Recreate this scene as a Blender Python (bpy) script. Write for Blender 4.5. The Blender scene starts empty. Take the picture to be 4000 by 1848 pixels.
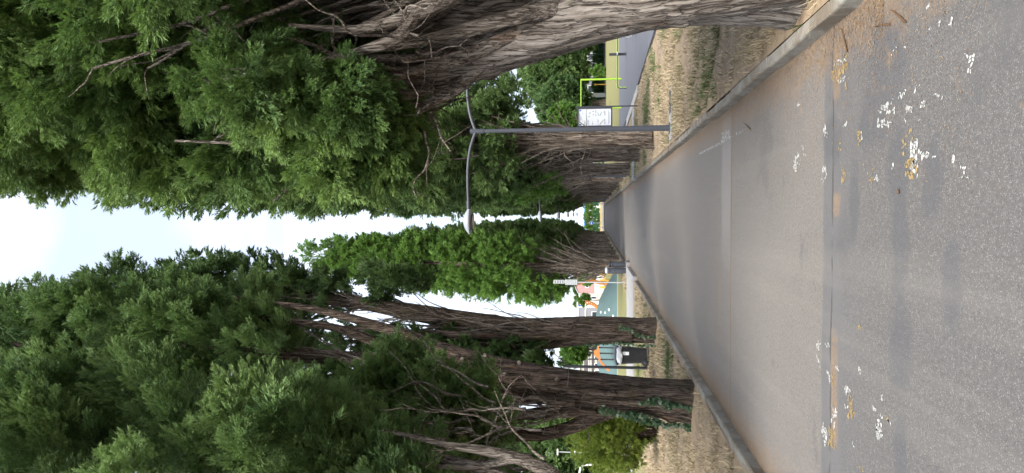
import bpy, math, random
import numpy as np

# ------------------------------------------------------------------ camera, sky, sun, exposure
scene = bpy.context.scene
COL = scene.collection
R_ = math.radians
from mathutils import Matrix, Vector

cam_d = bpy.data.cameras.new('camera')
cam = bpy.data.objects.new('camera', cam_d)
COL.objects.link(cam)
cam_d.sensor_fit = 'HORIZONTAL'
cam_d.sensor_width = 36.0
cam_d.lens = 24.957
cam_d.clip_end = 3000
cam_d.clip_start = 0.05
YAW, PITCH = R_(1.838), R_(6.620)
fw = Vector((-math.sin(YAW) * math.cos(PITCH), math.cos(YAW) * math.cos(PITCH), math.sin(PITCH)))
rt = Vector((math.cos(YAW), math.sin(YAW), 0.0))
dn = fw.cross(rt)
# the phone was held sideways: the picture's x axis points down, its y axis to the right
cam.matrix_world = Matrix(((dn.x, rt.x, -fw.x, 0.0), (dn.y, rt.y, -fw.y, 0.0), (dn.z, rt.z, -fw.z, 1.6), (0, 0, 0, 1)))
scene.camera = cam

SUN_ELEV, SUN_AZ = R_(50), R_(185)        # sun behind the camera, high, veiled by cloud
world = bpy.data.worlds.new('World')
scene.world = world
world.use_nodes = True
wn = world.node_tree
wn.nodes.clear()
w_out = wn.nodes.new('ShaderNodeOutputWorld')
w_bg = wn.nodes.new('ShaderNodeBackground')
w_sky = wn.nodes.new('ShaderNodeTexSky')
w_sky.sky_type = 'NISHITA'
w_sky.sun_disc = False
w_sky.sun_elevation = SUN_ELEV
w_sky.sun_rotation = SUN_AZ
w_tc = wn.nodes.new('ShaderNodeTexCoord')
w_map = wn.nodes.new('ShaderNodeMapping')
w_map.inputs['Scale'].default_value = (1.3, 1.3, 2.6)
w_noise = wn.nodes.new('ShaderNodeTexNoise')
w_noise.inputs['Scale'].default_value = 1.5
w_noise.inputs['Detail'].default_value = 5
w_noise.inputs['Roughness'].default_value = 0.5
w_ramp = wn.nodes.new('ShaderNodeValToRGB')
w_ramp.color_ramp.elements[0].position = 0.45
w_ramp.color_ramp.elements[0].color = (1.22, 1.38, 1.68, 1)
w_ramp.color_ramp.elements[1].position = 0.78
w_ramp.color_ramp.elements[1].color = (2.75, 2.85, 3.05, 1)
w_mix = wn.nodes.new('ShaderNodeMix')
w_mix.data_type = 'RGBA'
w_mix.inputs['Factor'].default_value = 0.9
wn.links.new(w_tc.outputs['Generated'], w_map.inputs['Vector'])
wn.links.new(w_map.outputs['Vector'], w_noise.inputs['Vector'])
wn.links.new(w_noise.outputs['Fac'], w_ramp.inputs['Fac'])
wn.links.new(w_sky.outputs['Color'], w_mix.inputs['A'])
wn.links.new(w_ramp.outputs['Color'], w_mix.inputs['B'])
wn.links.new(w_mix.outputs['Result'], w_bg.inputs['Color'])
w_bg.inputs['Strength'].default_value = 0.1
wn.links.new(w_bg.outputs['Background'], w_out.inputs['Surface'])

sun_d = bpy.data.lights.new('sun', 'SUN')
sun_d.energy = 1.5
sun_d.angle = R_(36)
sun_d.color = (1.0, 0.96, 0.90)
sun = bpy.data.objects.new('sun', sun_d)
COL.objects.link(sun)
sdir = Vector((math.sin(SUN_AZ) * math.cos(SUN_ELEV), math.cos(SUN_AZ) * math.cos(SUN_ELEV), math.sin(SUN_ELEV)))
sun.rotation_euler = sdir.to_track_quat('Z', 'Y').to_euler()

scene.view_settings.view_transform = 'Standard'
scene.view_settings.look = 'None'
scene.view_settings.gamma = 1.0
scene.view_settings.use_curve_mapping = False
scene.view_settings.exposure = 2.85
scene.cycles.max_bounces = 4
scene.cycles.diffuse_bounces = 3
scene.cycles.transmission_bounces = 2
scene.cycles.use_denoising = True
scene.cycles.use_adaptive_sampling = True
scene.cycles.adaptive_threshold = 0.015
scene.cycles.adaptive_min_samples = 16

# ------------------------------------------------------------------ helpers
rng = np.random.default_rng(7)
random.seed(5)


def nrm(v):
    v = np.asarray(v, float)
    return v / np.maximum(np.linalg.norm(v, axis=-1, keepdims=True), 1e-9)


class MB:
    """collects polygons, links them as one mesh object"""
    def __init__(self):
        self.v, self.l, self.c, self.a, self.n = [], [], [], [], 0

    def add(self, V, F, att=None):
        V = np.asarray(V, float).reshape(-1, 3)
        if isinstance(F, np.ndarray):
            self.l.append((F + self.n).ravel())
            self.c.append(np.full(len(F), F.shape[1]))
        else:
            for f in F:
                self.l.append(np.asarray(f) + self.n)
                self.c.append(np.array([len(f)]))
        self.v.append(V)
        self.a.append(np.zeros(len(V)) if att is None else np.asarray(att, float))
        self.n += len(V)
        return self

    def box(self, c, s, rz=0.0, taper=1.0):
        x, y, z = np.asarray(s) / 2.0
        V = np.array([[-x, -y, -z], [x, -y, -z], [x, y, -z], [-x, y, -z], [-x * taper, -y * taper, z], [x * taper, -y * taper, z], [x * taper, y * taper, z], [-x * taper, y * taper, z]])
        cz, sz = math.cos(rz), math.sin(rz)
        V = V @ np.array([[cz, sz, 0], [-sz, cz, 0], [0, 0, 1]]) + np.asarray(c)
        return self.add(V, np.array([[0, 3, 2, 1], [4, 5, 6, 7], [0, 1, 5, 4], [1, 2, 6, 5], [2, 3, 7, 6], [3, 0, 4, 7]]))

    def tube(self, P, r, sides=8, fl=None, cap=True):
        V, F = tube(P, r, sides, fl)
        self.add(V, F)
        if cap:
            n = len(P)
            self.add(V[:sides], [list(range(sides))[::-1]])
            self.add(V[(n - 1) * sides:], [list(range(sides))])
        return self

    def lathe(self, prof, c=(0, 0, 0), sides=20, sx=1.0, sy=1.0):
        prof = np.asarray(prof, float)
        th = np.arange(sides) * 2 * math.pi / sides
        V = np.stack([np.outer(prof[:, 0], np.cos(th)) * sx, np.outer(prof[:, 0], np.sin(th)) * sy, np.repeat(prof[:, 1:2], sides, 1)], -1).reshape(-1, 3) + np.asarray(c)
        return self.add(V, grid_faces(len(prof), sides, True))

    def prism(self, poly, z0, z1, axis='z'):
        poly = np.asarray(poly, float)
        n = len(poly)
        a = np.c_[poly, np.full(n, z0)]
        b = np.c_[poly, np.full(n, z1)]
        V = np.r_[a, b]
        if axis == 'y':
            V = V[:, [0, 2, 1]]
        if axis == 'x':
            V = V[:, [2, 0, 1]]
        F = [list(range(n))[::-1], list(range(n, 2 * n))] + [[i, (i + 1) % n, n + (i + 1) % n, n + i] for i in range(n)]
        return self.add(V, F)

    def mesh(self, name, mat=None, smooth=False):
        me = bpy.data.meshes.new(name)
        V = np.concatenate(self.v)
        L = np.concatenate(self.l).astype(np.int32)
        Cn = np.concatenate(self.c).astype(np.int32)
        me.vertices.add(len(V))
        me.vertices.foreach_set('co', V.astype(np.float32).ravel())
        me.loops.add(len(L))
        me.loops.foreach_set('vertex_index', L)
        me.polygons.add(len(Cn))
        st = np.zeros(len(Cn), np.int32)
        st[1:] = np.cumsum(Cn)[:-1]
        me.polygons.foreach_set('loop_start', st)
        me.polygons.foreach_set('use_smooth', np.full(len(Cn), bool(smooth)))
        A = np.concatenate(self.a)
        if A.any():
            at = me.attributes.new('tint', 'FLOAT', 'POINT')
            at.data.foreach_set('value', A.astype(np.float32))
        me.update(calc_edges=True)
        if mat:
            me.materials.append(mat)
        return me

    def build(self, name, mat, parent=None, smooth=False, loc=None):
        return link(name, self.mesh(name, mat, smooth), parent, loc)


def link(name, data, parent=None, loc=None):
    o = bpy.data.objects.new(name, data)
    COL.objects.link(o)
    if parent:
        o.parent = parent
    if loc is not None:
        o.location = loc
    return o


def tag(o, label=None, cat=None, group=None, kind=None):
    for k, v in (('label', label), ('category', cat), ('group', group), ('kind', kind)):
        if v:
            o[k] = v
    return o


def thing(name, label, cat, loc=(0, 0, 0), rz=0.0, group=None):
    o = link(name, None, None, loc)
    o.rotation_euler = (0, 0, rz)
    o.empty_display_size = 0.2
    return tag(o, label, cat, group)


def copy_tree(root, loc, rz=0.0, sc=None, label=None):
    def cp(o, par):
        c = o.copy()
        COL.objects.link(c)
        c.parent = par
        for ch in o.children:
            cp(ch, c)
        return c
    r = cp(root, None)
    r.location = loc
    r.rotation_euler = (0, 0, rz)
    if sc:
        r.scale = sc
    if label:
        r['label'] = label
    return r


def grid_faces(nr, nc, wrap):
    i = np.arange(nr - 1)[:, None]
    j = np.arange(nc if wrap else nc - 1)[None, :]
    j2 = (j + 1) % nc
    return np.stack([i * nc + j, i * nc + j2, (i + 1) * nc + j2, (i + 1) * nc + j], -1).reshape(-1, 4)


def spline(P, n):
    P = np.asarray(P, float)
    m = len(P)
    if m < 3:
        t = np.linspace(0, 1, n)[:, None]
        return P[0] * (1 - t) + P[-1] * t
    Q = np.vstack([2 * P[0] - P[1], P, 2 * P[-1] - P[-2]])
    t = np.linspace(0, m - 1 - 1e-6, n)
    k = t.astype(int)
    u = (t - k)[:, None]
    a, b, c, d = Q[k], Q[k + 1], Q[k + 2], Q[k + 3]
    return 0.5 * (2 * b + (c - a) * u + (2 * a - 5 * b + 4 * c - d) * u ** 2 + (3 * b - a - 3 * c + d) * u ** 3)


def tube(P, r, sides=8, fl=None):
    P = np.asarray(P, float)
    n = len(P)
    r = np.broadcast_to(np.asarray(r, float), (n,))
    T = nrm(np.gradient(P, axis=0))
    up = np.array([0.0, 1.0, 0.0]) if np.abs(T[:, 2]).mean() > 0.6 else np.array([0.0, 0.0, 1.0])
    A = nrm(np.cross(T, up))
    B = np.cross(A, T)
    th = np.arange(sides) * 2 * math.pi / sides
    rr = r[:, None] * np.ones(sides)
    if fl is not None:
        rr = rr * fl(n, sides)
    V = P[:, None, :] + rr[..., None] * (np.cos(th)[None, :, None] * A[:, None, :] + np.sin(th)[None, :, None] * B[:, None, :])
    return V.reshape(-1, 3), grid_faces(n, sides, True)


def pnoise(u, v, pu, seed):
    """value noise, periodic in u with the whole period pu"""
    g = np.random.default_rng(seed).random((pu, 256)) * 2 - 1
    ui, vi = np.floor(u).astype(int), np.floor(v).astype(int)
    fu, fv = u - ui, v - vi
    fu, fv = fu * fu * (3 - 2 * fu), fv * fv * (3 - 2 * fv)
    a, b, c, d = g[ui % pu, vi % 256], g[(ui + 1) % pu, vi % 256], g[ui % pu, (vi + 1) % 256], g[(ui + 1) % pu, (vi + 1) % 256]
    return (a * (1 - fu) + b * fu) * (1 - fv) + (c * (1 - fu) + d * fu) * fv


def bark_flute(length, seed, lobes=5, amp=0.16, flare=0.35, ridge=0.035, twist=0.25, knots=6):
    """cross section of an old cypress stem: lobes, ropy ridges, knots, a flared foot"""
    def fl(n, sides):
        s = np.linspace(0, 1, n)[:, None] * length
        t = np.arange(sides)[None, :] / sides
        tw = t + twist * s / 6.0
        k = 1 + amp * pnoise(tw * lobes, s * 0.35 + 3, lobes, seed) + amp * 0.55 * pnoise(tw * lobes * 2, s * 0.6, lobes * 2, seed + 1)
        rd = pnoise(tw * 34, s * 0.55, 34, seed + 2)
        k = k + ridge * (1 - np.abs(rd) * 2) + ridge * 0.5 * pnoise(tw * 71, s * 0.9, 71, seed + 3)
        k = k - ridge * 1.6 * np.exp(-(pnoise(tw * 47, s * 0.42 + 9, 47, seed + 6) / 0.16) ** 2) - ridge * 2.2 * np.exp(-(pnoise(tw * 19, s * 0.30 + 5, 19, seed + 7) / 0.10) ** 2)
        k = k + flare * np.exp(-s / 0.22) * (0.6 + 0.5 * pnoise(tw * 6, s * 0.1, 6, seed + 4))
        g = np.random.default_rng(seed + 9)
        for _ in range(knots):
            a, b, h = g.random(), g.random() * length, 0.08 + 0.12 * g.random()
            d = ((t - a + 0.5) % 1 - 0.5) * 6.28
            k = k + h * np.exp(-(d / 0.16) ** 2 - ((s - b) / 0.09) ** 2)
        return k
    return fl


# ------------------------------------------------------------------ materials
def mat_new(name):
    m = bpy.data.materials.new(name)
    m.use_nodes = True
    m.node_tree.nodes.clear()
    return m


class G:
    """small node-graph writer"""
    def __init__(self, name):
        self.m = mat_new(name)
        self.t = self.m.node_tree
        self.out = self.t.nodes.new('ShaderNodeOutputMaterial')

    def n(self, typ, ins=None, **props):
        nd = self.t.nodes.new('ShaderNode' + typ)
        for k, v in props.items():
            setattr(nd, k, v)
        for k, v in (ins or {}).items():
            self.set(nd.inputs[k], v)
        return nd

    def set(self, sock, v):
        if hasattr(v, 'is_output'):
            self.t.links.new(v, sock)
        else:
            sock.default_value = v

    def math(self, op, a, b=0.0, c=None, clamp=False):
        nd = self.n('Math', operation=op, use_clamp=clamp)
        self.set(nd.inputs[0], a)
        self.set(nd.inputs[1], b)
        if c is not None:
            self.set(nd.inputs[2], c)
        return nd.outputs[0]

    def mix(self, f, a, b, blend='MIX'):
        nd = self.n('Mix', data_type='RGBA', blend_type=blend)
        fac = [s for s in nd.inputs if s.name == 'Factor' and s.type == 'VALUE'][0]
        self.set(fac, f)
        A = [s for s in nd.inputs if s.name == 'A' and s.type == 'RGBA'][0]
        B = [s for s in nd.inputs if s.name == 'B' and s.type == 'RGBA'][0]
        self.set(A, a if hasattr(a, 'is_output') else (*a[:3], 1))
        self.set(B, b if hasattr(b, 'is_output') else (*b[:3], 1))
        return [s for s in nd.outputs if s.type == 'RGBA'][0]

    def smooth(self, v, lo, hi):
        nd = self.n('MapRange', interpolation_type='SMOOTHSTEP')
        self.set(nd.inputs['Value'], v)
        nd.inputs['From Min'].default_value = lo
        nd.inputs['From Max'].default_value = hi
        return nd.outputs['Result']

    def noise(self, vec, scale, detail=4, rough=0.55, dist=0.0):
        return self.n('TexNoise', {'Vector': vec, 'Scale': scale, 'Detail': detail, 'Roughness': rough, 'Distortion': dist}).outputs['Fac']

    def ramp(self, f, stops):
        nd = self.n('ValToRGB', {'Fac': f})
        cr = nd.color_ramp
        while len(cr.elements) < len(stops):
            cr.elements.new(0.5)
        for e, (p, c) in zip(cr.elements, stops):
            e.position = p
            e.color = (*c, 1)
        return nd.outputs['Color']

    def coord(self, kind='Object'):
        return self.n('TexCoord').outputs[kind]

    def pos(self):
        return self.n('NewGeometry').outputs['Position']

    def xyz(self, v):
        s = self.n('SeparateXYZ', {0: v})
        return s.outputs[0], s.outputs[1], s.outputs[2]

    def mapping(self, v, scale, loc=(0, 0, 0)):
        return self.n('Mapping', {'Vector': v, 'Scale': scale, 'Location': loc}).outputs['Vector']

    def bump(self, h, strength=0.5, dist=0.02):
        return self.n('Bump', {'Height': h, 'Strength': strength, 'Distance': dist}).outputs['Normal']

    def finish(self, col, rough=0.8, normal=None, spec=0.3, metal=0.0, extra=None):
        p = self.n('BsdfPrincipled', {'Base Color': col if hasattr(col, 'is_output') else (*col[:3], 1), 'Roughness': rough, 'Metallic': metal})
        p.inputs['Specular IOR Level'].default_value = spec
        if normal is not None:
            self.set(p.inputs['Normal'], normal)
        sh = p.outputs[0]
        if extra:
            sh = extra(self, sh)
        self.t.links.new(sh, self.out.inputs['Surface'])
        return self.m


def plain(name, col, rough=0.6, spec=0.3, metal=0.0, vary=0.12, scale=6.0, dirt=0.0):
    g = G(name)
    co = g.coord()
    f = g.noise(co, scale, 5, 0.6)
    c = g.mix(f, [x * (1 - vary) for x in col], [min(1, x * (1 + vary)) for x in col])
    if dirt:
        d = g.smooth(g.noise(co, scale * 2.3, 6, 0.7), 0.52, 0.75)
        c = g.mix(g.math('MULTIPLY', d, dirt), c, (0.12, 0.10, 0.075))
    return g.finish(c, rough, None, spec, metal)


def bark_mat(name, dark, mid, light, moss=0.0, sc=1.0):
    g = G(name)
    co = g.coord()
    warp = g.n('TexNoise', {'Vector': co, 'Scale': 1.6, 'Detail': 3}).outputs['Color']
    v = g.n('VectorMath', {0: co, 1: g.n('VectorMath', {0: warp, 1: (0.12, 0.12, 0.12)}, operation='MULTIPLY').outputs[0]}, operation='ADD').outputs[0]
    f1 = g.noise(g.mapping(v, (11 * sc, 11 * sc, 0.8 * sc)), 1.0, 8, 0.65)
    f2 = g.noise(g.mapping(v, (42 * sc, 42 * sc, 2.6 * sc)), 1.0, 6, 0.6)
    f3 = g.noise(co, 2.2, 4, 0.6)
    h = g.math('ADD', g.math('MULTIPLY', f1, 0.6), g.math('MULTIPLY', f2, 0.55))
    c = g.ramp(h, [(0.44, dark), (0.56, mid), (0.68, light)])
    fib = g.noise(g.mapping(v, (23 * sc, 23 * sc, 1.1 * sc), (4, 2, 0)), 1.0, 5, 0.6)
    crk = g.smooth(g.math('ABSOLUTE', g.math('SUBTRACT', fib, 0.5)), 0.035, 0.006)
    c = g.mix(g.math('MULTIPLY', crk, 0.8), c, [x * 0.6 for x in dark])
    h = g.math('SUBTRACT', h, g.math('MULTIPLY', crk, 0.35))
    c = g.mix(g.smooth(f3, 0.45, 0.75), c, g.mix(0.5, c, [x * 0.6 for x in mid]))
    rust = g.smooth(g.noise(g.mapping(v, (5, 5, 1.2)), 1.7, 4), 0.62, 0.72)
    c = g.mix(g.math('MULTIPLY', rust, 0.35), c, (0.20, 0.105, 0.06))
    if moss:
        ms = g.smooth(g.noise(co, 3.4, 6, 0.7), 0.5, 0.64)
        c = g.mix(g.math('MULTIPLY', ms, moss), c, (0.05, 0.052, 0.022))
    return g.finish(c, 0.92, g.bump(h, 1.0, 0.06), 0.12)


def leaf_mat(name, stops, trans=0.28, rough=0.55, vary=1.0):
    g = G(name)
    t = g.n('Attribute', attribute_name='tint').outputs['Fac']
    rnd = g.n('ObjectInfo').outputs['Random']
    t = g.math('ADD', t, g.math('MULTIPLY', g.math('SUBTRACT', rnd, 0.5), 0.42 * vary), clamp=True)
    c = g.ramp(t, stops)
    dif = g.n('BsdfPrincipled', {'Base Color': c, 'Roughness': rough})
    dif.inputs['Specular IOR Level'].default_value = 0.25
    tr = g.n('BsdfTranslucent', {'Color': g.mix(0.35, c, (0.16, 0.26, 0.03))})
    mx = g.n('MixShader', {0: trans, 1: dif.outputs[0], 2: tr.outputs[0]})
    g.t.links.new(mx.outputs[0], g.out.inputs['Surface'])
    return g.m


M = {}
M['bark_grey'] = bark_mat('bark_grey', (0.075, 0.060, 0.050), (0.200, 0.172, 0.146), (0.34, 0.305, 0.27))
M['bark_brown'] = bark_mat('bark_brown', (0.026, 0.019, 0.015), (0.094, 0.070, 0.056), (0.195, 0.152, 0.124), moss=0.45)
M['bark_far'] = bark_mat('bark_far', (0.030, 0.022, 0.017), (0.115, 0.090, 0.072), (0.27, 0.225, 0.185), moss=0.25, sc=0.7)
M['twig'] = bark_mat('twig', (0.085, 0.069, 0.056), (0.195, 0.164, 0.136), (0.34, 0.30, 0.258), sc=1.5)
M['leaf_near'] = leaf_mat('leaf_near', [(0.0, (0.023, 0.050, 0.019)), (0.45, (0.064, 0.124, 0.038)), (1.0, (0.205, 0.312, 0.088))])
M['leaf_blue'] = leaf_mat('leaf_blue', [(0.0, (0.030, 0.062, 0.026)), (0.45, (0.086, 0.158, 0.056)), (1.0, (0.205, 0.305, 0.110))])
M['leaf_row'] = leaf_mat('leaf_row', [(0.0, (0.026, 0.056, 0.024)), (0.5, (0.064, 0.120, 0.044)), (1.0, (0.145, 0.225, 0.078))])
M['leaf_bright'] = leaf_mat('leaf_bright', [(0.0, (0.035, 0.085, 0.018)), (0.5, (0.075, 0.160, 0.032)), (1.0, (0.15, 0.27, 0.06))], 0.35)
M['leaf_shrub'] = leaf_mat('leaf_shrub', [(0.0, (0.035, 0.065, 0.014)), (0.5, (0.090, 0.140, 0.022)), (1.0, (0.19, 0.245, 0.042))], 0.35)
M['leaf_ivy'] = leaf_mat('leaf_ivy', [(0.0, (0.018, 0.045, 0.018)), (0.6, (0.04, 0.085, 0.035)), (1.0, (0.16, 0.20, 0.12))], 0.15, 0.35)
M['straw'] = leaf_mat('straw', [(0.0, (0.045, 0.085, 0.022)), (0.28, (0.10, 0.13, 0.045)), (0.4, (0.19, 0.143, 0.09)), (1.0, (0.50, 0.41, 0.265))], 0.15, 0.8, 0.0)
M['litter'] = leaf_mat('litter', [(0.0, (0.10, 0.058, 0.030)), (0.6, (0.20, 0.128, 0.068)), (1.0, (0.34, 0.23, 0.12))], 0.0, 0.9, 0.0)
M['black'] = plain('black_paint', (0.022, 0.024, 0.028), 0.45, 0.4)
M['charcoal'] = plain('charcoal_metal', (0.050, 0.055, 0.068), 0.5, 0.4, vary=0.2)
M['bin_plastic'] = plain('bin_plastic', (0.020, 0.021, 0.023), 0.5, 0.4, vary=0.35, dirt=0.25)
M['rubber'] = plain('rubber', (0.03, 0.03, 0.032), 0.85)
M['steel'] = plain('steel', (0.55, 0.56, 0.57), 0.35, 0.5, 0.7)
M['bag'] = plain('bag_plastic', (0.55, 0.57, 0.60), 0.35, 0.5)
M['white'] = plain('white_paint', (0.78, 0.78, 0.77), 0.6, vary=0.06)
M['board_white'] = plain('board_white', (0.80, 0.83, 0.88), 0.4, vary=0.04)
M['print'] = plain('grey_print', (0.24, 0.25, 0.30), 0.6)
M['print_dark'] = plain('dark_print', (0.05, 0.055, 0.07), 0.6)
M['print_blue'] = plain('blue_print', (0.05, 0.20, 0.45), 0.5)
M['print_green'] = plain('green_print', (0.33, 0.46, 0.25), 0.5)
M['lime'] = plain('lime_paint', (0.27, 0.45, 0.035), 0.45, 0.4)
M['sign_grey'] = plain('sign_grey', (0.33, 0.35, 0.36), 0.5)
M['lens'] = plain('lamp_lens', (0.55, 0.53, 0.46), 0.3, 0.5)
M['lamp_grey'] = plain('lamp_grey', (0.33, 0.36, 0.40), 0.45, 0.4)
M['orange'] = plain('orange_panel', (0.42, 0.14, 0.035), 0.5)
M['rope'] = plain('orange_wood', (0.42, 0.17, 0.05), 0.8, vary=0.4, scale=20)
M['yellow_wood'] = plain('yellow_wood', (0.62, 0.36, 0.06), 0.6)
M['pink'] = plain('pink_render', (0.36, 0.205, 0.195), 0.85, vary=0.08, scale=0.6)
M['cream'] = plain('cream_render', (0.40, 0.385, 0.36), 0.85, vary=0.06, scale=0.7)
M['grey_clad'] = plain('grey_cladding', (0.20, 0.205, 0.225), 0.6, vary=0.06, scale=0.7)
M['dark_clad'] = plain('dark_cladding', (0.085, 0.075, 0.075), 0.6, vary=0.1, scale=0.7)
M['roof_grey'] = plain('roof_sheet', (0.38, 0.40, 0.45), 0.5)
M['glass_dark'] = plain('window_glass', (0.035, 0.042, 0.055), 0.12, 0.6)
M['blue_sign'] = plain('blue_sign', (0.012, 0.055, 0.42), 0.4)
M['sky_blue'] = plain('light_blue_panel', (0.16, 0.36, 0.78), 0.5)
M['logo_orange'] = plain('logo_orange', (0.85, 0.17, 0.08), 0.5)
M['traffic_blue'] = plain('traffic_blue', (0.01, 0.13, 0.55), 0.35)
M['yellow_wall'] = plain('yellow_wall', (0.42, 0.33, 0.15), 0.85, vary=0.1, scale=1.5)
M['red_trim'] = plain('red_trim', (0.55, 0.12, 0.10), 0.6)
M['stone'] = plain('grey_stone', (0.30, 0.285, 0.26), 0.9, vary=0.25, scale=2.5)
M['fence_green'] = plain('fence_green', (0.03, 0.12, 0.08), 0.5)
M['mound'] = plain('mound_rubber', (0.070, 0.112, 0.112), 0.9, vary=0.16, scale=1.2)
M['mound_edge'] = plain('mound_edge', (0.19, 0.25, 0.18), 0.9, vary=0.1)


def concrete(name, col, seed=0.0, dirt=0.5):
    g = G(name)
    p = g.pos()
    f = g.noise(p, 3.2, 6, 0.65)
    fine = g.noise(p, 90, 3, 0.7)
    rnd = g.n('ObjectInfo').outputs['Random']
    f = g.math('ADD', f, g.math('MULTIPLY', g.math('SUBTRACT', rnd, 0.5), 0.6), clamp=True)
    c = g.mix(f, [x * 0.72 for x in col], [x * 1.15 for x in col])
    c = g.mix(g.math('MULTIPLY', g.smooth(fine, 0.5, 0.7), 0.35), c, [x * 0.5 for x in col])
    d = g.smooth(g.noise(p, 2.6, 8, 0.75, 0.6), 0.38, 0.60)
    c = g.mix(g.math('MULTIPLY', d, dirt), c, (0.115, 0.090, 0.062))
    return g.finish(c, 0.92, g.bump(fine, 0.35, 0.006), 0.15)


M['kerb'] = concrete('kerb_concrete', (0.225, 0.212, 0.185), dirt=0.8)
M['path'] = concrete('path_concrete', (0.29, 0.283, 0.28), dirt=0.12)


def blob(g, p, cx, cy, rx, ry, warp, edge=0.35):
    """soft irregular patch round (cx, cy) on the ground"""
    x, y, _ = g.xyz(p)
    a = g.math('DIVIDE', g.math('SUBTRACT', x, cx), rx)
    b = g.math('DIVIDE', g.math('SUBTRACT', y, cy), ry)
    d = g.math('SQRT', g.math('ADD', g.math('MULTIPLY', a, a), g.math('MULTIPLY', b, b)))
    d = g.math('ADD', d, warp)
    return g.smooth(d, 1.0, 1.0 - edge)


def asphalt():
    g = G('asphalt')
    p = g.pos()
    x, y, _ = g.xyz(p)
    big = g.noise(p, 0.55, 5, 0.6)
    med = g.noise(p, 3.5, 5, 0.65)
    fine = g.noise(p, 130, 3, 0.75)
    vor = g.n('TexVoronoi', {'Vector': p, 'Scale': 165.0, 'Randomness': 1.0})
    vr = g.xyz(vor.outputs['Color'])[0]
    c = g.mix(big, (0.094, 0.089, 0.084), (0.130, 0.122, 0.114))
    c = g.mix(g.math('MULTIPLY', med, 0.35), c, (0.19, 0.178, 0.163))
    c = g.mix(g.smooth(fine, 0.42, 0.75), g.mix(0.45, c, (0.045, 0.042, 0.042)), c)
    # chips of pale and dark stone; the stretch past the joint is coarser and browner
    coarse = g.smooth(g.math('ADD', y, g.math('MULTIPLY', g.math('SUBTRACT', med, 0.5), 0.10)), 5.16, 5.24)
    c = g.mix(coarse, c, g.mix(0.35, c, (0.185, 0.165, 0.145)))
    c = g.mix(g.math('MULTIPLY', g.smooth(y, 5.2, 4.6), 0.45), c, (0.080, 0.078, 0.078))
    mid = g.noise(g.mapping(p, (1, 0.6, 1)), 42, 4, 0.8)
    c = g.mix(g.math('MULTIPLY', g.smooth(mid, 0.50, 0.68), 0.26), c, (0.22, 0.203, 0.182))
    c = g.mix(g.math('MULTIPLY', g.smooth(mid, 0.46, 0.32), 0.35), c, (0.05, 0.047, 0.044))
    chip = g.math('MULTIPLY', g.smooth(vr, 0.80, 0.95), g.smooth(vor.outputs['Distance'], 0.62, 0.40))
    c = g.mix(g.math('MULTIPLY', chip, 0.38), c, (0.32, 0.305, 0.285))
    dark = g.math('MULTIPLY', g.smooth(vr, 0.22, 0.08), g.smooth(vor.outputs['Distance'], 0.62, 0.40))
    c = g.mix(g.math('MULTIPLY', dark, 0.55), c, (0.035, 0.032, 0.030))
    wv = g.math('MULTIPLY', g.math('SUBTRACT', g.noise(p, 4.5, 6, 0.7), 0.5), 1.5)
    wl = g.math('MULTIPLY', g.math('SUBTRACT', g.noise(p, 1.3, 5, 0.6), 0.5), 0.12)
    yw = g.math('ADD', y, wl)
    # smooth tar bands beside the two transverse joints
    b1 = g.math('MULTIPLY', g.smooth(yw, 8.60, 8.68), g.smooth(yw, 9.30, 9.18))
    b1 = g.math('MULTIPLY', b1, g.smooth(g.math('ADD', x, wv), -0.9, 0.1))
    b2 = g.math('MULTIPLY', g.smooth(yw, 4.74, 4.86), g.smooth(yw, 5.23, 5.20))
    b2b = g.math('MULTIPLY', g.smooth(yw, 4.35, 4.7), g.smooth(yw, 5.0, 4.9))
    b2 = g.math('MAXIMUM', b2, g.math('MULTIPLY', b2b, 0.5))
    c = g.mix(g.math('MULTIPLY', b1, 0.85), c, g.mix(med, (0.150, 0.141, 0.134), (0.19, 0.178, 0.168)))
    c = g.mix(g.math('MULTIPLY', b2, 0.75), c, g.mix(med, (0.080, 0.080, 0.082), (0.115, 0.112, 0.112)))
    # oil and tar stains
    st = None
    for (cx, cy, rx, ry) in ((0.50, 5.05, 0.22, 0.28), (0.80, 4.12, 0.34, 0.34), (0.55, 4.35, 0.25, 0.3), (-0.10, 3.95, 0.62, 0.13), (0.25, 4.0, 0.3, 0.16),
                             (-0.72, 3.93, 0.42, 0.17), (0.05, 4.62, 0.3, 0.12), (0.15, 3.60, 0.22, 0.16), (-1.55, 3.42, 0.5, 0.2), (-0.35, 3.4, 0.3, 0.12), (-1.25, 3.9, 0.3, 0.12)):
        b = blob(g, p, cx, cy, rx, ry, wv, 0.55)
        st = b if st is None else g.math('MAXIMUM', st, b)
    c = g.mix(g.math('MULTIPLY', st, 0.55), c, g.mix(fine, (0.050, 0.052, 0.058), (0.080, 0.080, 0.085)))
    # rusty needle dust: along the kerbs, in the joints and in loose drifts
    er = g.smooth(g.math('ADD', x, g.math('MULTIPLY', wv, 0.75)), 0.85, 1.25)
    el = g.smooth(g.math('ADD', x, g.math('MULTIPLY', wv, 0.55)), -2.05, -2.45)
    sw = g.math('MULTIPLY', g.smooth(g.noise(p, 2.1, 8, 0.78), 0.54, 0.62), g.math('MULTIPLY', g.smooth(g.math('ADD', x, wv), 0.0, 0.9), g.smooth(y, 11.0, 4.0)))
    j1 = g.math('MULTIPLY', g.smooth(yw, 8.52, 8.58), g.smooth(yw, 8.66, 8.61))
    j2 = g.math('MULTIPLY', g.math('MULTIPLY', g.smooth(yw, 4.86, 4.91), g.smooth(yw, 5.04, 4.99)), g.smooth(g.noise(g.mapping(p, (2.2, 0.3, 1)), 1.0, 3), 0.50, 0.58))
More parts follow.
